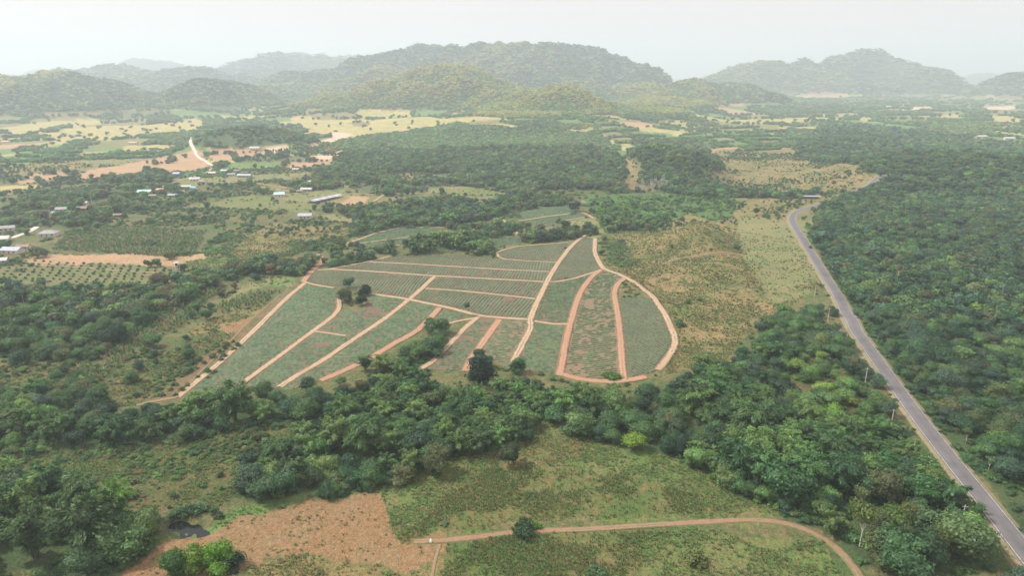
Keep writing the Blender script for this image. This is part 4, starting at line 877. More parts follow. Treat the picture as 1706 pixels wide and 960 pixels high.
HS = [
 (82,393,13,9,3,12,'grey','white','grey hipped roof house with pale walls at the end of the pale village road',True),
 (22,421,14,8,2.8,-6,'slate','white','blue grey roofed house nearest the young orchard',False),
 (3,402,12,8,2.8,15,'white','white','white roofed house beside the pale road near the village edge',False),
 (1,438,9,6,2.4,18,'white','grey','low white shed touching the orchard corner',False),
 (105,352,11,7,2.8,8,'grey','grey','plain grey roofed house under the dense village trees',False),
 (138,351,10,7,3,5,'brown','red','brown roofed house with a red brown wall among village trees',False),
 (130,341,6,5,2.6,0,'blue','white','small bright blue roofed hut behind the red walled house',False),
 (142,341,7,5,2.6,-12,'white','white','small white roofed hut between two slim poles',False),
 (133,367,6,4,2.3,10,'white','grey','tiny pale roofed lean-to in front of the red walled house',False),
 (198,361,8,4,2.2,6,'brown','red','lone low red walled shed on the open grass strip',False),
 (242,323,14,9,3,8,'teal','white','wide pale blue roofed house beside the banana trees of the village lane',False),
 (268,319,8,6,2.6,-8,'pink','grey','small pinkish brown roofed house next to the pale blue roof',False),
 (311,314,10,6,2.8,10,'white','grey','white roofed house joined closely to the blue roofed one',False),
 (324,316,7,6,2.8,-20,'blue','white','vivid blue roofed house in the centre of the village',False),
 (290,328,11,5,2.4,6,'slate','grey','low long slate blue shed below the village centre',False),
 (325,301,12,8,2.8,14,'white','white','broad white roofed house at the bend of the red village lane',False),
 (355,291,9,7,2.8,-5,'white','grey','white roofed house under the trees by the road end',False),
 (374,287,8,6,2.8,10,'teal','white','pale teal roofed house behind the road end',False),
 (296,295,9,8,5,-10,'slate','blue','tall blue walled house in front of the ploughed field',False),
 (408,295,18,8,2.8,-4,'slate','grey','wide slate roofed house standing on open village grass',False),
 (466,327,11,9,3,12,'teal','white','pale teal roofed house beside the bare brown yard',False),
 (521,306,11,7,2.8,10,'white','white','white roofed house at the scrub edge north of the long shed',False),
 (511,318,13,6,2.6,-6,'white','grey','rambling white roofed house just above the long shed',False),
 (509,363,12,8,2.8,4,'slate','white','blue and white house hidden in trees below the long shed',False),
 (493,284,9,5,2.4,6,'white','white','tiny white roofed hut by the far farm hedge',False),
 (449,281,7,4,2.2,0,'white','white','tiny pale hut in the green meadow by the tree rows',False),
 (425,249,16,9,3,0,'white','white','pale roofed building at the foot of the wooded knoll',False),
 (222,240,16,9,3,4,'pink','white','pinkish roofed house beyond the ploughed field',False),
 (1428,170,30,14,4,0,'white','white','white roofed building in the distant village on the plain',False),
 (1480,179,26,12,4,8,'white','white','second pale building in the distant village by the palm plantation',False),
 (1636,229,18,9,3,0,'white','white','white roofed shed above the far straw coloured field',False),
 (1681,232,20,9,3,-8,'white','white','bright white house at the end of the far straw coloured field',False),
 (1329,174,24,12,3,5,'white','white','white shed beside the pale sandy bank on the plain',False),
 (115,358,8,6,2.6,20,'rust','grey','rusty roofed house in front of the plain grey roofed house',False),
 (152,347,8,6,2.6,-8,'rust','red','rusty roofed house at the eastern end of the red walled cluster',False),
 (95,358,7,5,2.5,5,'slate','white','small slate roofed house west of the rusty one',False),
 (255,329,7,5,2.5,12,'rust','grey','small rusty shed below the wide pale blue roof',False),
 (338,305,8,6,2.6,-15,'rust','white','rusty roofed house beside the broad white roof',False),
 (386,293,9,6,2.6,10,'grey','white','grey roofed house between the teal roof and the wide slate roof',False),
 (395,287,7,5,2.5,-5,'rust','grey','rusty hut behind the wide slate roof',False),
 (302,322,7,5,2.5,25,'rust','grey','rusty hut just below the white and blue roofs',False),
 (40,415,8,5,2.5,10,'rust','white','rusty outbuilding beside the blue grey roof near the orchard',False),
 (12,384,12,7,2.8,22,'grey','white','grey roofed house on the far side of the pale village road',False),
 (500,321,6,5,2.5,8,'rust','grey','rusty hut beside the rambling white roof',False),
 (10,238,15,9,3,8,'pink','white','pinkish roofed house far out on the green plain',False),
]
for (px, py, a, b, c, rz, rf, wl, lb, hip) in HS: house(px, py, a, b, c, rz, rf, wl, lb, hip=hip, name='village_house' if a > 7 else 'hut')
# long shed with a paneled roof
x0, y0, _ = ground_at(517, 339); x1, y1, _ = ground_at(566, 328); L = math.hypot(x1 - x0, y1 - y0); z0 = H1((x0 + x1) / 2, (y0 + y1) / 2)
sh = thing('long_shed', 'long narrow open shed with a roof of alternating pale and blue grey panels', 'farm shed', ((x0 + x1) / 2, (y0 + y1) / 2, z0), math.atan2(y1 - y0, x1 - x0))
n = 9; M_CONCRETE = plain('concrete', (.42, .41, .39))
clear((x0 + x1) / 2, (y0 + y1) / 2, 14); clear(x0, y0, 10); clear(x1, y1, 10)
for k in range(14): clear(x0 + (x1 - x0) * k / 13, y0 + (y1 - y0) * k / 13 - 5, 7)
for k in range(n):
    a = -L / 2 + L * k / n; b = -L / 2 + L * (k + 1) / n - .25
    MB().add([(a, -5, 2.6), (b, -5, 2.6), (b, 0, 4.2), (a, 0, 4.2), (b, 5, 2.6), (a, 5, 2.6), (a, -5, 2.5), (b, -5, 2.5), (b, 5, 2.5), (a, 5, 2.5)], None, [(0, 1, 2, 3), (3, 2, 4, 5), (6, 7, 1, 0), (5, 4, 8, 9)]).build('roof_panel', RC['white' if k % 2 else 'slate'], sh)
for k in range(n + 1):
    for s in (-4.6, 4.6): MB().box(-L / 2 + L * k / n - .12, -L / 2 + L * k / n + .12, s - .12, s + .12, -.5, 2.75).build('post', M_CONCRETE, sh)
MB().box(-L / 2, L / 2, 4.3, 4.5, -.5, 1.2).build('back_wall', M_CONCRETE, sh)
# low roadside shed
x, y, z = ground_at(1352, 331); clear(x, y, 12)
for k in (-1, 0, 1): clear(x + k * 6, y - 10, 6)
sh = thing('roadside_shed', 'low open shed with a dark flat roof standing near the road bend', 'farm shed', (x, y, z), R(-3))
MB().add([(-10, -3, 2.6), (10, -3, 2.6), (10, 3, 3.1), (-10, 3, 3.1), (-10, -3, 2.75), (10, -3, 2.75), (10, 3, 3.25), (-10, 3, 3.25)], None, [(0, 3, 2, 1), (4, 5, 6, 7), (0, 1, 5, 4), (1, 2, 6, 5), (2, 3, 7, 6), (3, 0, 4, 7)]).build('roof', RC['grey'], sh)
for k in range(5):
    for s in (-2.7, 2.7): MB().box(-9.5 + k * 4.75 - .1, -9.5 + k * 4.75 + .1, s - .1, s + .1, -.4, 2.65).build('post', M_FRAME, sh)
MB().box(-9, 9, 2.3, 2.5, -.3, 2).build('back_wall', WC['grey'], sh)
# water tower
x, y, z = ground_at(296.5, 459); clear(x, y, 3); clear(x, y - 7, 4)
wt = thing('water_tower', 'slim concrete water tower with a dark tank under a small white roof', 'water tower', (x, y, z))
for sx in (-1, 1):
    for sy in (-1, 1): MB().box(sx * 1.2 - .14, sx * 1.2 + .14, sy * 1.2 - .14, sy * 1.2 + .14, -.4, 6.6).build('leg', M_CONCRETE, wt)
for k, zz in enumerate((2.2, 4.4)):
    MB().box(-1.05, 1.05, -1.29, -1.1, zz, zz + .2).box(-1.05, 1.05, 1.1, 1.29, zz, zz + .2).box(-1.29, -1.1, -1.05, 1.05, zz, zz + .2).box(1.1, 1.29, -1.05, 1.05, zz, zz + .2).build('brace_ring', M_CONCRETE, wt)
MB().box(-1.5, 1.5, -1.5, 1.5, 6.6, 6.8).build('platform', M_CONCRETE, wt)
MB().tube([(0, 0, 6.8), (0, 0, 8.5), (0, 0, 8.8)], [.85, .85, .35], 14).build('tank', plain('blue_black_plastic', (.03, .045, .08), .4), wt, True)
for sx in (-1, 1):
    for sy in (-1, 1): MB().box(sx * 1.3 - .05, sx * 1.3 + .05, sy * 1.3 - .05, sy * 1.3 + .05, 6.8, 9.1).build('roof_post', M_CONCRETE, wt)
MB().add([(-1.6, -1.6, 9.1), (1.6, -1.6, 9.1), (1.6, 1.6, 9.1), (-1.6, 1.6, 9.1), (0, 0, 9.7)], [(0, 1, 4), (1, 2, 4), (2, 3, 4), (3, 0, 4)], [(3, 2, 1, 0)]).build('roof', RC['white'], wt)

# power poles
M_POLE = plain('pale_concrete', (.58, .56, .52), vary=.1)
def pole(px, py, h, rz, label, group):
    x, y, z = ground_at(px, py); clear(x, y, 1.5)
    o = thing('power_pole', label, 'power pole', (x, y, z - .3), rz, group)
    MB().add(*[np.array([(s * .17, t * .14, 0) for s, t in ((-1, -1), (1, -1), (1, 1), (-1, 1))] + [(s * .10, t * .09, h) for s, t in ((-1, -1), (1, -1), (1, 1), (-1, 1))])], None, [(0, 1, 5, 4), (1, 2, 6, 5), (2, 3, 7, 6), (3, 0, 4, 7), (4, 5, 6, 7)]).build('shaft', M_POLE, o)
    MB().box(-.9, .9, -.19, -.09, h - .55, h - .42).build('crossarm', M_POLE, o)
    for s in (-.8, 0, .8): MB().tube([(s, -.14, h - .42), (s, -.14, h - .3), (s, -.14, h - .2)], [.05, .07, .04], 6).build('insulator', M_FRAME, o)
    return o
PD = [((1321,424), 'slim concrete power pole nearest the road bend above the grassy slope'), ((1357,495), 'slim concrete power pole beside the road where the thicket begins'), ((1379,536), 'slim concrete power pole among dark bushes beside the road'),
      ((1408,581), 'slim concrete power pole standing just before the white roadside board'), ((1441,640), 'slim concrete power pole behind the pale lime green trees'), ((1484,713), 'slim concrete power pole between the lime trees and the asphalt'),
      ((1540,795), 'slim concrete power pole rising out of the roadside thicket'), ((1600,880), 'slim concrete power pole nearest the camera beside the asphalt')]
for (p, lb) in PD: pole(p[0], p[1], 8.2, R(-5), lb, 'power poles along the asphalt road')
VD = [((217,320), 'thin pole rising behind the pale blue roofed house'), ((139,338), 'thin pole just before the small white roofed hut'), ((153,338), 'thin pole east of the small white roofed hut'), ((116,350), 'thin pole close to the plain grey roofed house'),
      ((338,294), 'thin pole beside the broad white roofed house'), ((572,324), 'thin pole at the near end of the farm lane by the long shed'), ((626,326), 'thin pole where the farm lane meets the side path'), ((685,323), 'thin pole at the far end of the farm lane')]
for (p, lb) in VD: pole(p[0], p[1], 9.5, R(10), lb, 'thin power poles in and around the village')

# white board beside the road
x, y, z = ground_at(1434, 606); clear(x, y, 4)
sg = thing('roadside_board', 'blank white board on two posts turned towards the asphalt road', 'sign board', (x, y, z), R(8))
for s in (-1.05, 1.05): MB().box(s - .08, s + .08, -.08, .08, -.3, 3.2).build('post', plain('white_post', (.8, .8, .78), vary=.05), sg)
MB().box(-1.35, 1.35, -.13, -.05, 2.35, 3.3).build('board', plain('white_board', (.85, .85, .83), vary=.04), sg)
MB().box(-1.35, 1.35, .0, .06, 2.35, 2.42).build('rail', M_POLE, sg)
# white sack
x, y, z = ground_at(718, 905)
MBs = MB(); MBs.tube([(0, 0, -.05), (0, 0, .1), (.03, 0, .6), (.0, .04, .95), (.02, .02, 1.12), (.02, .02, 1.3)], [.3, .4, .38, .27, .09, .15], 10)
V, T, Q = MBs.arrays(); thing('white_sack', 'tied white sack standing upright on the bare red soil', 'sack', (x, y, z), 0, None, mesh('white_sack', V, T, Q, [plain('woven_white_plastic', (.8, .8, .78), vary=.06)], smooth=True))

# cars
def car(px, py, label, paint, off, pick=True, flip=False):
    x, y, _ = ground_at(px, py); k = int(np.argmin(np.hypot(road_line[:, 0] - x, road_line[:, 1] - y))); p = road_line[k]; d = road_line[k + 1] - road_line[k - 1]; d /= np.hypot(*d)
    x, y = p[0] + d[1] * off, p[1] - d[0] * off; a = math.atan2(d[1], d[0]) - math.pi / 2 + (math.pi if flip else 0)
    o = thing('pickup_truck' if pick else 'parked_car', label, 'pickup truck' if pick else 'car', (x, y, H1(x, y) + .6), a)
    m = MB(); prof = [(-2.6, .45), (-2.6, 1.05), (-.9, 1.05), (-.8, 1.1), (1.35, 1.1), (2.5, .98), (2.6, .8), (2.6, .45)]
    V = [(s * .92, yy, zz) for s in (-1, 1) for yy, zz in prof]; n_ = len(prof)
    Q = [(i, (i + 1) % n_, n_ + (i + 1) % n_, n_ + i) for i in range(n_)]
    sides = [(0, 1, 2, 3, 4, 5, 6, 7)]
    T = [(0, i, i + 1) for i in range(1, n_ - 1)] + [(n_, n_ + i + 1, n_ + i) for i in range(1, n_ - 1)]
    m.add(V, T, Q).build('body', paint, o)
    V = [(s * .85, yy, 1.08) for s in (-1, 1) for yy in (-.95, 1.25)] + [(s * .7, yy, 1.72) for s in (-1, 1) for yy in (-.75, .45)]
    MB().add(V, None, [(0, 1, 5, 4), (2, 6, 7, 3), (0, 4, 6, 2), (1, 3, 7, 5)]).build('cabin_glass', M_GLASS, o)
    MB().box(-.72, .72, -.77, .47, 1.72, 1.78).build('cabin_roof', paint, o)
    if pick: MB().box(-.8, .8, -2.45, -1.0, 1.06, 1.09).build('cargo_bed', M_GLASS, o)
    for sx in (-1, 1):
        for yy in (-1.6, 1.65): MB().tube([(sx * .7, yy, .38), (sx * .95, yy, .38)], .38, 12).build('wheel', plain('tyre', (.03, .03, .03)), o)
        MB().box(sx * .68 - .18, sx * .68 + .18, 2.58, 2.64, .68, .84).build('headlight', RC['white'], o)
        MB().box(sx * .8 - .1, sx * .8 + .1, -2.64, -2.59, .7, .95).build('tail_light', WC['red'], o)
car(1344, 414, 'dark grey pickup truck driving on the asphalt road above the grassy slope', plain('dark_grey_paint', (.05, .055, .065), .3, vary=.03), 1.7)
car(1468, 294, 'small dark red car on the short far stretch of road between the trees', plain('dark_red_paint', (.14, .03, .03), .3, vary=.03), -1.6, False, True)

# overhead wires between the roadside poles
M_WIRE = plain('wire', (.06, .06, .06), vary=.02)
tops = [ground_at(*p) for p, _ in PD]
for (xa, ya, za), (xb, yb, zb) in zip(tops[:-1], tops[1:]):
    m = MB()
    o = thing('overhead_wires', 'sagging dark overhead wires strung between two neighbouring roadside poles', 'overhead wire', (xa, ya, za), 0, 'overhead wires along the asphalt road')
    for s in (-.8, 0, .8):
        m = MB(); m.tube([(s + (xb - xa) * t, -.14 + (yb - ya) * t, 7.7 + (zb - za) * t - 4 * .7 * t * (1 - t)) for t in [k / 8 for k in range(9)]], .035, 4, False); m.build('wire', M_WIRE, o)
# ------------------------------------------------------------------ plants
PL = []                                                   # every single plant: x, y, h, w, form index, tint, rot, label, group, name
rng = np.random.default_rng(5)
def wood_obj(idx, x, y, h, w, tint, rz, name, cat, label, group):
    k, crown, trunk, _ = NEAR[idx]
    o = bpy.data.objects.new(name, None); COL.objects.link(o); o.location = (x, y, H1(x, y) - .1); o.rotation_euler = (0, 0, rz); o.scale = (w, w, h)
    o['label'] = label; o['category'] = cat
    if group: o['group'] = group
    c = bpy.data.objects.new('crown' if k != 'bamboo' else 'foliage', crown); c.parent = o; c['tint'] = [float(t) for t in tint] + [1.0]; COL.objects.link(c)
    t = bpy.data.objects.new('trunk' if k not in ('bamboo', 'shrub') else 'culms' if k == 'bamboo' else 'stem', trunk); t.parent = o; COL.objects.link(t)
    return o
def special(kind, i, px, py, h, w, tint, name, cat, label, r=None, group=None, dx=0):
    x, y, z = ground_at(px, py); clear(x, y, r if r is not None else w * .35)
    wood_obj(KI[kind][i], x, y, h, w, tint, px * 1.3 % 6.28, name, cat, label, group)
GF = 'four round trees standing in the pineapple plots'
special('broadleaf', 1, 577, 504, 8.6, 9.5, (.095, .12, .055), 'broadleaf_tree', 'tree', 'pale olive tree with a whitish trunk, the palest of the four field trees', 5, GF)
special('broadleaf', 2, 581, 480, 7, 7, T_DEEP, 'broadleaf_tree', 'tree', 'round green tree behind the pale olive one, farthest of the four field trees', 5, GF)
special('broadleaf', 3, 609, 492, 7.8, 7.6, (.02, .05, .022), 'broadleaf_tree', 'tree', 'very dark round tree standing on the track edge beside the field trees', 5, GF)
special('broadleaf', 4, 603, 509, 6.2, 7.8, (.028, .068, .028), 'broadleaf_tree', 'tree', 'low dark tree above the bright grass patch, lowest of the four field trees', 5, GF)
special('broadleaf', 0, 803, 640, 13, 14, (.012, .034, .014), 'broadleaf_tree', 'tree', 'large very dark round tree rising at the lower edge of the pineapple plots', 8)
special('broadleaf', 5, 1055, 748, 7, 9, (.19, .31, .04), 'broadleaf_tree', 'tree', 'bright yellow lime tree glowing at the front of the dark tree belt', 5)
special('broadleaf', 6, 293, 955, 6.8, 8.6, (.05, .14, .02), 'broadleaf_tree', 'tree', 'deep green bushy tree at the red corner below the pond', 5)
special('broadleaf', 1, 330, 951, 7.8, 8.0, (.15, .26, .03), 'broadleaf_tree', 'tree', 'yellow green tree with several white trunks between two greener trees', 4)
special('broadleaf', 3, 364, 945, 8.5, 9.0, (.14, .32, .025), 'broadleaf_tree', 'tree', 'vivid green tree with a pale forked trunk on the bare red soil', 4)
special('shrub', 1, 394, 943, 4.6, 5.6, (.04, .085, .045), 'round_bush', 'bush', 'small round blue green bush beside the vivid green tree', 3)
special('broadleaf', 2, 727, 790, 10.5, 9.5, T_OLIVE, 'broadleaf_tree', 'tree', 'lone olive tree hung with dry vines in front of the belt on the meadow edge', 4)
special('shrub', 0, 724, 795, 3.5, 4, (.05, .15, .03), 'round_bush', 'bush', 'fresh green bush at the foot of the olive vine tree', 2)
special('broadleaf', 4, 847, 775, 8.5, 8.5, (.065, .10, .04), 'broadleaf_tree', 'tree', 'rounded grey green tree leaning out of the belt over the meadow', 4)
special('shrub', 2, 877, 888, 4.4, 6.2, (.038, .085, .03), 'round_bush', 'bush', 'dark rounded bush on the upper edge of the red track', 3)
special('shrub', 3, 894, 880, 2.6, 2.6, (.10, .24, .03), 'round_bush', 'bush', 'small bright green bush right beside the dark trackside bush', 2)
special('shrub', 1, 1155, 940, 4.2, 6, (.17, .22, .07), 'round_bush', 'bush', 'pale yellowish bush on the lowest meadow inside the track bend', 3)
special('shrub', 0, 1188, 805, 4, 4, (.13, .25, .05), 'round_bush', 'bush', 'fresh pale green bush at the meadow corner of the bamboo', 2)
special('shrub', 2, 1018, 628, 2.6, 6.5, (.075, .19, .03), 'round_bush', 'bush', 'bright green low bush inside the sparse plot at its lower edge', 3)
special('shrub', 3, 1227, 413, 4, 6, T_DEEP, 'round_bush', 'bush', 'dark lone bush on the dry slope below the sharp knoll', 3)
special('shrub', 2, 1036, 403, 3, 5.5, T_DEEP, 'round_bush', 'bush', 'dark low bush on the green flank next to the top plot', 3)
special('shrub', 1, 716, 540, 3.6, 5, (.06, .16, .04), 'round_bush', 'bush', 'green bush at the tip of the smallest plot', 3)
special('broadleaf', 2, 958, 353, 11, 12, (.02, .045, .022), 'broadleaf_tree', 'tree', 'single dark tree on the corner of the farthest plots', 5)
special('broadleaf', 5, 1260, 358, 8, 6, (.04, .09, .035), 'broadleaf_tree', 'tree', 'lone upright tree beside the short red path near the road', 3)
special('slender', 0, 1432, 912, 15, 13, (.13, .19, .05), 'slender_tree', 'tree', 'tall tree with a forked pale trunk and thin crown near the track end', 2)
special('slender', 1, 1488, 928, 17, 13, (.10, .17, .045), 'slender_tree', 'tree', 'tallest thin tree with a straight white trunk above the dark undergrowth', 2)
special('slender', 2, 1502, 905, 14, 10, (.15, .18, .06), 'slender_tree', 'tree', 'thin leaning tree with a sparse yellowish crown behind the tallest white trunk', 2)
special('slender', 0, 1555, 938, 12, 9, (.12, .16, .05), 'slender_tree', 'tree', 'broad thin crowned tree with a bare stem between the white trunks and asphalt', 2)
special('slender', 2, 1494, 470, 13, 7, (.22, .19, .13), 'slender_tree', 'tree', 'half bare pale tree standing above the roadside forest canopy', 2)
special('bamboo', 0, 392, 700, 15, 17, T_MID, 'bamboo_clump', 'bamboo', 'big feathery bamboo clump rising over the lower end of the outer pale track', 6)
special('bamboo', 1, 150, 925, 16, 18, (.075, .14, .045), 'bamboo_clump', 'bamboo', 'huge arching bamboo clump beside the bare red corner near the pond', 6)
special('bamboo', 2, 60, 930, 15, 17, (.07, .13, .04), 'bamboo_clump', 'bamboo', 'wide bamboo clump at the picture corner beyond the pond bamboo', 6)
special('bamboo', 3, 200, 868, 12, 13, (.13, .27, .04), 'bamboo_clump', 'bamboo', 'bright yellow green bamboo clump behind the pond', 5)
special('bamboo', 0, 605, 760, 14, 16, T_MID, 'bamboo_clump', 'bamboo', 'dense bamboo clump bulging from the middle of the belt above the bare red field', 5)
special('bamboo', 2, 1285, 775, 13, 16, T_LITE, 'bamboo_clump', 'bamboo', 'light feathery bamboo clump near the meadow corner and the road thicket', 5)
for k, (bx, by, bh) in enumerate([(284, 866, 3.4), (300, 858, 4.2), (318, 853, 3.8), (334, 851, 4.4), (352, 856, 3.2), (366, 862, 2.6)]):
    special('shrub', k % 4, bx, by, bh * .66, bh, (T_DEEP, T_MID, T_DARK)[k % 3], 'bank_bush', 'bush', ('dark', 'fresh green', 'very dark', 'tall dark', 'broad green', 'low dark')[k] + ' bush leaning over the far bank of the pond', 1)
_x, _y, _z = ground_at(1272, 884); clear(_x, _y, 9)
# row of thin dark trees on the far farm
for k in range(13):
    px = 447 + k * 4.6; x, y, z = ground_at(px, 261 - k * .55)
    wood_obj(KI['slender'][k % 3], x, y, 11 + k % 3, 5, T_DEEP, k, 'slender_tree', 'tree', 'thin dark tree in the row along the pale farm yard at the knoll foot', 'row of thin trees along the pale farm yard')
# leafless grey trees
def bare_tree(seed):
    r = random.Random(seed); mb = MB()
    def br(p, d, l, rad, lev):
        q = p + d * l; mb.tube([p, (p + q) / 2 + Vector((r.uniform(-1, 1), r.uniform(-1, 1), 0)) * l * .05, q], [rad, rad * .8, rad * .6], 4, False)
        if lev:
            for _ in range(4): br(p + d * l * r.uniform(.5, 1), (d + Vector((r.uniform(-1, 1), r.uniform(-1, 1), r.uniform(-.1, .7))) * .65).normalized(), l * r.uniform(.5, .75), rad * .55, lev - 1)
    br(Vector((0, 0, -.3)), Vector((0, 0, 1)), 4.5, .17, 3); V, T, Q = mb.arrays(); return mesh('branches', V, T, Q, [M_PALE])
BT = [bare_tree(s) for s in range(3)]
for k in range(26):
    x, y, z = ground_at(1068 + 42 * rng.random(), 306 + 14 * rng.random()); s = rng.uniform(.9, 1.4)
    o = thing('bare_tree', 'leafless grey tree in the bare stand below the wooded knoll', 'tree', (x, y, z), rng.uniform(0, 6), 'leafless grey trees in the bare stand', BT[k % 3]); o.scale = (s, s, s)
# young orchard
g = unproj([(0, 440), (290, 452), (285, 470), (0, 470)])
P = unproj(dens(LAND[[c for c, _ in LAND].index('orchard')][1]))[:, :2]; c0 = P.mean(0); d = (unproj([(150, 455)])[0] - unproj([(20, 450)])[0])[:2]; d /= np.hypot(*d); nn = np.array([-d[1], d[0]])
for i in range(-22, 23):
    for j in range(-9, 10):
        x, y = c0 + d * (i * 6.2 + (j % 2) * 3.1) + nn * j * 7.0; x += rng.normal(0, .5); y += rng.normal(0, .5)
        if pip(np.array([x]), np.array([y]), P)[0] and x > -440:
            h = rng.uniform(1.2, 1.9); wood_obj(KI['shrub'][(i + j) % 4], x, y, h, h * 1.1, T_DEEP, rng.uniform(0, 6), 'young_tree', 'young tree', 'small dark young tree planted in the rows of the orchard by the water tower', 'young orchard trees in rows')
PO = unproj(dens([(245,655),(300,604),(340,590),(372,572),(405,566),(395,590),(345,636),(290,664)]))[:, :2]; c0 = PO.mean(0); d = (unproj([(375,575)])[0] - unproj([(270,655)])[0])[:2]; d /= np.hypot(*d); nn = np.array([-d[1], d[0]])
for i in range(-22, 23):
    for j in range(-14, 15):
        x, y = c0 + d * i * 4.6 + nn * j * 5.6; x += rng.normal(0, .5); y += rng.normal(0, .5)
        if pip(np.array([x]), np.array([y]), PO)[0] and rng.random() < .85:
            h = rng.uniform(1.3, 2.7); clear(x, y, .8); wood_obj(KI['shrub'][(i + j) % 4], x, y, h, h * 1.3, (T_MID, T_DEEP, T_OLIVE)[(i * 7 + j) % 3], rng.uniform(0, 6), 'orchard_bush', 'bush', 'rounded fruit bush in the planted rows on the slope beside the outer farm track', 'fruit bushes in rows beside the outer farm track')
# mass planting -------------------------------------------------
def pick(rng, items, n):
    wts = np.array([w for _, w in items], float); k = rng.choice(len(items), n, p=wts / wts.sum()); return np.array([t for t, _ in items])[k]
def vary(rng, t, s=.12): return t * rng.lognormal(0, s, (len(t), 1)) * (1 + rng.normal(0, .06, t.shape))
def cls_arr(f): return np.array([f(CL[n]) for n in CN])
pT = cls_arr(lambda c: c[1]); hT = cls_arr(lambda c: c[2]); pS = cls_arr(lambda c: c[5]); hS = cls_arr(lambda c: c[6]); pG = cls_arr(lambda c: c[8])
wK = cls_arr(lambda c: c[3])
def tints(rng, c, col):
    out_ = np.zeros((len(c), 3))
    for i in np.unique(c):
        it = CL[CN[i]][col]
        if it: m = c == i; out_[m] = pick(rng, it, m.sum())
    return vary(rng, out_)
def grid(rmin, rmax, cell, azmax=46, jit=.48):
    xs = np.arange(-rmax, rmax, cell); X, Y = np.meshgrid(xs, np.arange(0, rmax, cell)); X = X.ravel(); Y = Y.ravel()
    d = np.hypot(X, Y); m = (d > rmin) & (d < rmax) & (np.abs(np.degrees(np.arctan2(X, Y))) < azmax)
    X = X[m] + rng.uniform(-jit, jit, m.sum()) * cell; Y = Y[m] + rng.uniform(-jit, jit, m.sum()) * cell; return X, Y
ALL = dict(x=[], y=[], h=[], w=[], k=[], t=[])
def put(x, y, h, w, k, t):
    for a, v in zip('xyhwkt', (x, y, h, w, k, t)): ALL[a].append(v)
X, Y = grid(95, 1300, 4.6)
c = landclass(X, Y); patch = fbm(X / 45, Y / 45, 201, 3)
p = pT[c] * np.where(pT[c] < .3, np.clip((patch - .38) * 7, .05, 2.6), 1)
_i, ed = field_cell(X, Y); dd_ = np.hypot(X, Y); p = np.where((dd_ > 560) & (ed < 5) & (fbm(X / 60, Y / 60, 31, 2) > .45) & (X < 60), np.maximum(p, .45), p)
df = (c == CI['dry']) & (dd_ > 600); p = np.where(df, np.clip((patch - .44) * 4, .01, .5), p)
m = (rng.random(len(X)) < p); X, Y, c = X[m], Y[m], c[m]
m = ~blocked(X, Y, 3.2, 7.6, 1.2); X, Y, c = X[m], Y[m], c[m]
u = rng.random(len(X)); cw = wK[c] / wK[c].sum(1, keepdims=True)
# bamboo grows in groves: its share follows a slow noise
gv = np.clip((fbm(X / 28, Y / 28, 303, 2) - .42) * 6, 0, 3); pb = np.clip(cw[:, 1] * gv, 0, .95)
kind = np.where(u < pb, 1, np.where(rng.random(len(X)) < cw[:, 2], 2, 0))
hh = hT[c][:, 0] + (hT[c][:, 1] - hT[c][:, 0]) * rng.beta(1.3, 2.2, len(X)) * 1.45 - .6
grow = .8 + .5 * fbm(X / 25, Y / 25, 404, 2); hh = hh * grow
hh = np.where(kind == 1, np.maximum(hh * 1.15, 7), hh); ww = np.where(kind == 0, hh * rng.uniform(.95, 1.35, len(X)), np.where(kind == 1, hh * 1.15, hh * .8))
_k = near_road(X, Y, 12.5) & (np.hypot(X, Y) < 420); ww = np.where(_k, np.minimum(ww, 6.5), ww); hh = np.where(_k, np.minimum(hh, 6.5), hh)     # roadside growth is kept low
tt = tints(rng, c, 4) * (.8 + .5 * fbm(X / 70, Y / 70, 777, 3))[:, None]; tt[kind == 1] = vary(rng, pick(rng, [(T_MID, 3), (T_LITE, 3), (T_DEEP, 1)], (kind == 1).sum()))
put(X, Y, hh, ww, kind, tt)
X, Y = grid(95, 620, 2.5)
c = landclass(X, Y); patch = fbm(X / 14, Y / 14, 205, 3)
m = rng.random(len(X)) < pS[c] * np.clip((patch - .36) * 6, .1, 1.7); X, Y, c = X[m], Y[m], c[m]
m = ~blocked(X, Y, 2.6, 4.8, .6); X, Y, c = X[m], Y[m], c[m]
hh = hS[c][:, 0] + (hS[c][:, 1] - hS[c][:, 0]) * rng.beta(1.6, 2.6, len(X)); put(X, Y, hh, hh * rng.uniform(1.0, 1.9, len(X)), np.full(len(X), 3), tints(rng, c, 7))
X, Y = grid(620, 1300, 4.5)
c = landclass(X, Y); patch = fbm(X / 24, Y / 24, 206, 3)
m = rng.random(len(X)) < .8 * pS[c] * np.clip((patch - .36) * 6, .1, 1.7); X, Y, c = X[m], Y[m], c[m]
m = ~blocked(X, Y, 2.6, 6, 1); X, Y, c = X[m], Y[m], c[m]
if len(X): hh = hS[c][:, 0] + (hS[c][:, 1] - hS[c][:, 0]) * rng.random(len(X)); put(X, Y, hh * 1.2, hh * rng.uniform(1.3, 2.2, len(X)), np.full(len(X), 3), tints(rng, c, 7))
A = {k: np.concatenate(v) for k, v in ALL.items()}; A['z'] = height(A['x'], A['y'])
ppx, ppy = proj(A['x'], A['y'], A['z']); dist = np.hypot(A['x'], A['y'])
inview = (ppx > -10) & (ppx < 1716) & (ppy < 985) & (ppy > 0)
size = A['h'] * np.sqrt(A['w'] / A['h']) / dist * inview
single = np.zeros(len(size), bool)
for kk, nmax in ((0, 270), (1, 120), (2, 40), (3, 220)):
    i = np.nonzero(A['k'] == kk)[0]; i = i[np.argsort(-size[i])][:nmax]; single[i[size[i] > 0]] = True
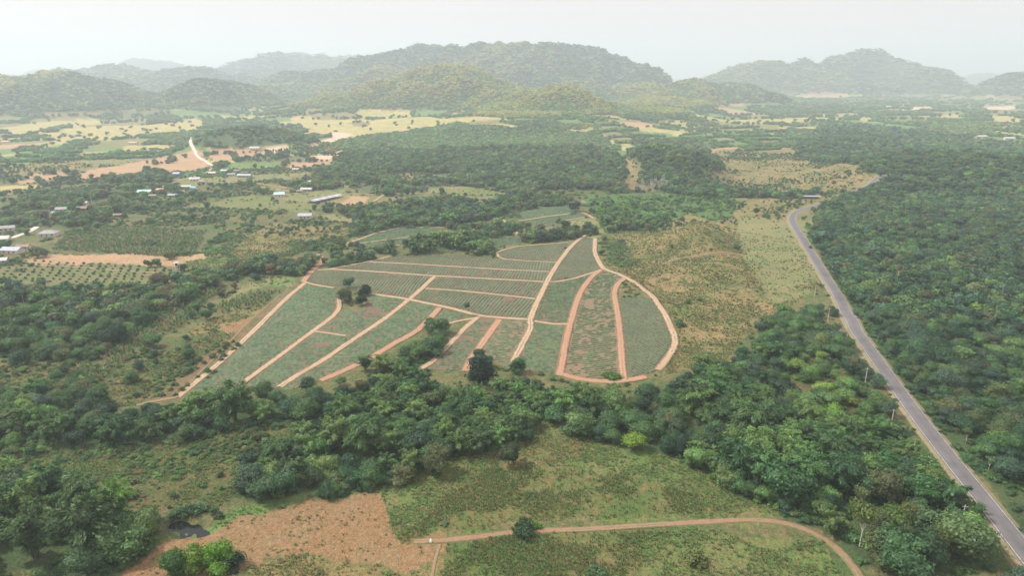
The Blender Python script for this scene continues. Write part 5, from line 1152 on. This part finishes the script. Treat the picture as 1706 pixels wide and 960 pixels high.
form_of = np.array([KI[('broadleaf', 'bamboo', 'slender', 'shrub')[k]][r % len(KI[('broadleaf', 'bamboo', 'slender', 'shrub')[k]])] for k, r in zip(A['k'], rng.integers(0, 1000, len(A['k'])))])
rots = rng.uniform(0, 6.28, len(size))
ZN = [(lambda x, y: x > 1640 - (835 - y) * .0 and y > 560 and x > 1430 + (y - 560) * .72, 'in the forest beyond the asphalt road, near the lower bend of view'),
      ]
def zone(px, py):
    xr = float(np.interp(py, [351, 460, 577, 695, 838, 1010], [1332, 1375, 1444, 1528, 1640, 1775]))
    if px > xr: return 'in the forest on the far side of the asphalt road' + (', by the nearest stretch' if py > 760 else ', abreast of the white roadside board' if py > 540 else ', abreast of the dry slope')
    if px < 290 and py > 790: return 'in the thicket around the pond'
    if px < 560 and py > 715: return 'in the mottled scrub behind the pond'
    if px < 300 and py > 560: return 'in the scrub between the village side wood and the pond'
    if px > 1180 and py > 520: return 'between the asphalt road and the belt' + (', near the thin white trunked trees' if py > 770 and px > 1330 else ', around the lime green trees' if py < 720 else ', above the track bend')
    if py > 640 and px < 760: return 'in the tree belt below the lower pineapple plots, west of the very dark tree'
    if py > 600 and py < 790: return 'in the tree belt between the pineapple plots and the meadow, east of the very dark tree'
    if py >= 790: return 'on the meadow above and below the red foreground track'.replace('foreground ', '')
    if px > 1000: return 'on the dry slope between the plots and the asphalt road'
    if px < 500: return 'in the wood between the village and the pineapple plots'
    return 'in the gully wood that cuts into the pineapple plots'
def tone(t):
    l = float(t.mean()); r_, g_, b_ = t
    if l > .14: return 'pale yellow green' if g_ > r_ * 1.05 else 'straw brown'
    if g_ > .12: return 'light green'
    if r_ > g_ * .8: return 'olive'
    return 'very dark green' if g_ < .058 else 'dark green' if g_ < .08 else 'mid green'
NM = {0: ('broadleaf_tree', 'tree'), 1: ('bamboo_clump', 'bamboo'), 2: ('slender_tree', 'tree'), 3: ('low_bush', 'bush')}
SHAPE = {0: ('round', 'lobed', 'spreading', 'domed', 'lopsided', 'broad', 'bushy'), 1: ('feathery', 'arching', 'plumed', 'drooping'), 2: ('thin', 'sparse', 'slim'), 3: ('rounded', 'ragged', 'low', 'spreading')}
for i in np.nonzero(single)[0]:
    k = int(A['k'][i]); nm, cat = NM[k]; z_ = zone(ppx[i], ppy[i]); tn = tone(A['t'][i]); fi = int(form_of[i]); shp = SHAPE[k][fi - KI[('broadleaf', 'bamboo', 'slender', 'shrub')[k]][0]]
    rel = A['h'][i] / (9 if k == 0 else 10 if k == 1 else 9 if k == 2 else 2); sz = 'tall ' if rel > 1.12 else 'small ' if rel < .78 else ''
    noun = {0: 'tree', 1: 'bamboo clump', 2: 'thin stemmed tree', 3: 'bush'}[k]
    lab = f"{sz}{shp} {tn} {noun} {z_}".strip()
    w_ = lab.split()
    if len(w_) > 16: lab = ' '.join(w_[:16])
    wood_obj(fi, A['x'][i], A['y'][i], A['h'][i], A['w'][i], A['t'][i], rots[i], nm, cat, lab, f"{noun}s {z_}".replace('bushs', 'bushes').split(',')[0])
near = (dist < 420) & ~single; midm = (dist >= 420) & ~single
def rs(m): n_ = m.sum(); return np.column_stack([rng.normal(0, .03, n_), rng.normal(0, .03, n_), rots[m]])
def sc_(m): return np.column_stack([A['w'][m], A['w'][m], A['h'][m]])
def pos(m, dz=-.1): return np.column_stack([A['x'][m], A['y'][m], A['z'][m] + dz])
for kk, nm in ((0, 'woodland_trees'), (1, 'bamboo_thicket'), (2, 'thin_trees'), (3, 'scrub_bushes')):
    m = near & (A['k'] == kk)
    if m.any(): scatter(nm, pos(m), rs(m), sc_(m), A['t'][m], form_of[m], C_NEAR)
def midform(k): return np.select([k == 0, k == 1, k == 2, k == 3], [rng.integers(0, 6, len(k)), 6 + rng.integers(0, 2, len(k)), rng.integers(0, 6, len(k)), 8 + rng.integers(0, 3, len(k))])
m = midm & (A['k'] != 3); scatter('distant_trees', pos(m), rs(m), sc_(m), A['t'][m], midform(A['k'][m]), C_MID)
m = midm & (A['k'] == 3); scatter('distant_bushes', pos(m), rs(m), sc_(m), A['t'][m], midform(A['k'][m]), C_MID)
# far woods on the plain and the hills: cells grow with distance
az = np.arange(-45, 45, math.degrees(1 / 260)); ri = np.arange(math.log(1300), math.log(7600), 1 / 230)
Az, Rr = np.meshgrid(az, ri); Az = Az.ravel() + rng.uniform(-.11, .11, Az.size); Rr = np.exp(Rr.ravel() + rng.uniform(-.0025, .0025, Rr.size))
X = np.sin(np.radians(Az)) * Rr; Y = np.cos(np.radians(Az)) * Rr; Z = height(X, Y); c = landclass(X, Y, Z)
cl = fbm(X / 130, Y / 130, 501, 4); _i, ed = field_cell(X, Y); p = np.where(pT[c] > .6, 1.0, np.where(c == CI['mosaic'], np.clip((cl - .47) * 7, .03, .8), np.where(c == CI['forest_o'], .8, np.where(pT[c] > .03, np.clip(pT[c] * .6 + (cl - .54) * .8, .01, .5), pT[c]))))
p = np.where((pT[c] < .4) & ~np.isin(c, [CI[n] for n in ('straw', 'pink', 'pale')]) & (ed < 11) & (fbm(X / 110, Y / 110, 31, 2) > .42), np.maximum(p, .75), p)
m = (rng.random(len(X)) < p) & ~blocked(X, Y, 5, 9, 8); X, Y, Z, c, Rr = X[m], Y[m], Z[m], c[m], Rr[m]
s = Rr / 245; h = np.clip(s * 1.0, 6, 11) * rng.uniform(.7, 1.25, len(X)); wd = np.clip(s * 1.25, 8, 50) * rng.uniform(.8, 1.25, len(X))
tt = tints(rng, c, 4)
reg = fbm(X / 240, Y / 240, 601, 3)[:, None]; tt = tt * (1.0 + .8 * reg)
hill_i = (c == CI['hill']) | (c == CI['hillgold']); tt[c == CI['hillgold']] *= (1.12, 1.15, .75); 
cv_ = Z - (height(X + 75, Y) + height(X - 75, Y) + height(X, Y + 75) + height(X, Y - 75)) / 4; q_ = np.clip(cv_ / 9 + .5 + rng.normal(0, .22, len(X)), 0, 1)[:, None]     # sunlit look and fold shading put into tint: dry gold ridges, dark evergreen gullies
sun_tinted = ((c == CI['hillgold']) | (fbm(X / 600, Y / 600, 613, 2) > .5))[:, None]  # broad patches whose crowns carry the brighter, sunlit-looking tint
mixed = np.where(sun_tinted, (1 - q_) * np.array((.10, .20, .07)) + q_ * np.array((.38, .37, .11)), (1 - q_) * np.array((.075, .15, .07)) + q_ * np.array((.27, .30, .12)))
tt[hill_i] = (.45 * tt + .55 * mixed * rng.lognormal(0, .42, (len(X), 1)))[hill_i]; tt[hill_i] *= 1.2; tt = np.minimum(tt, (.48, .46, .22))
dk = fbm(X / 700, Y / 700, 611, 2); swap = hill_i & (c == CI['hill']) & (dk > .55) & (rng.random(len(X)) < .7); tt[swap] = vary(rng, pick(rng, [(T_DEEP, 2), (T_BLUE, 3), (T_MID, 2)], swap.sum()))
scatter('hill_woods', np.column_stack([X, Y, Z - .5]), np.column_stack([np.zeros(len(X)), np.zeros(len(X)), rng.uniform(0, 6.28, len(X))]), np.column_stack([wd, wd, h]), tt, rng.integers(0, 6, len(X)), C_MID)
print('far', len(X), 'near+mid', len(size), 'singles', single.sum())
# grasses and low crops
X, Y = grid(95, 340, .72)
c = landclass(X, Y); patch = fbm(X / 9, Y / 9, 301, 3)
m = rng.random(len(X)) < pG[c] * np.clip((patch - .34) * 6, .15, 1.6); X, Y, c = X[m], Y[m], c[m]
m = ~blocked(X, Y, 1.25, 4.6, 0); X, Y, c = X[m], Y[m], c[m]
X2, Y2 = grid(340, 620, 1.5)
c2 = landclass(X2, Y2); patch = fbm(X2 / 9, Y2 / 9, 301, 3); m = rng.random(len(X2)) < pG[c2] * np.clip((patch - .34) * 6, .15, 1.6); X2, Y2, c2 = X2[m], Y2[m], c2[m]
m = ~blocked(X2, Y2, 1.9, 5.2, 0); X2, Y2, c2 = X2[m], Y2[m], c2[m]
cn = (c == CI['corn'])
h1 = np.where(cn, rng.uniform(.6, 1.2, len(X)), rng.uniform(.35, .9, len(X))); w1 = np.where(cn, rng.uniform(.8, 1.3, len(X)), h1 * rng.uniform(.9, 1.5, len(X)))
h2 = rng.uniform(.5, 1.3, len(X2)); X = np.r_[X, X2]; Y = np.r_[Y, Y2]; h = np.r_[h1, h2]; wd = np.r_[w1, h2 * rng.uniform(1, 1.8, len(h2))]; c = np.r_[c, c2]; Z = height(X, Y)
form_ = np.where(np.r_[cn, np.zeros(len(h2), bool)], rng.choice([0, 2], len(X)), rng.integers(0, 4, len(X)))
scatter('grass_tufts', np.column_stack([X, Y, Z - .03]), np.column_stack([np.zeros(len(X)), np.zeros(len(X)), rng.uniform(0, 6.28, len(X))]), np.column_stack([wd, wd, h]), tints(rng, c, 9), form_, C_TUFT)
print('tufts', len(X))
# banana plantation rows
bi = [P for ci, P in _land if ci == CI['banana']]; BX = []; 
for q, P in enumerate(bi):
    lo, hi = P.min(0), P.max(0); gx, gy = np.meshgrid(np.arange(lo[0], hi[0], 2.6), np.arange(lo[1], hi[1], 2.4)); gx = gx.ravel() + rng.normal(0, .5, gx.size); gy = gy.ravel() + rng.normal(0, .5, gx.size)
    m = pip(gx, gy, P) & (rng.random(gx.size) < .8); BX.append(np.column_stack([gx[m], gy[m]]))
B = np.vstack(BX); m = ~blocked(B[:, 0], B[:, 1], 2.5, 6, 1); B = B[m]; s = rng.uniform(.6, 1.15, len(B))
scatter('banana_plants', np.column_stack([B, height(B[:, 0], B[:, 1])]), np.column_stack([np.zeros(len(B)), np.zeros(len(B)), rng.uniform(0, 6, len(B))]), np.column_stack([s, s, s]), vary(rng, pick(rng, [((.08, .17, .05), 3), ((.16, .2, .09), 2), ((.24, .22, .12), 1)], len(B))), rng.integers(0, 3, len(B)), C_BANANA)

# ------------------------------------------------------------------ haze
hz = mesh('haze', *(lambda VQ: (VQ[0], None, VQ[1]))(box_arrays(-9500, 9500, -600, 12500, -60, 620)))
hm_ = bpy.data.materials.new('air'); hm_.use_nodes = True; t = hm_.node_tree; t.nodes.clear()
pv = t.nodes.new('ShaderNodeVolumePrincipled'); pv.inputs['Color'].default_value = (.77, .90, 1.0, 1); pv.inputs['Density'].default_value = HAZE; pv.inputs['Anisotropy'].default_value = .2
oo = t.nodes.new('ShaderNodeOutputMaterial'); t.links.new(pv.outputs[0], oo.inputs['Volume']); hz.materials.append(hm_)
obj('haze', hz, kind='stuff')
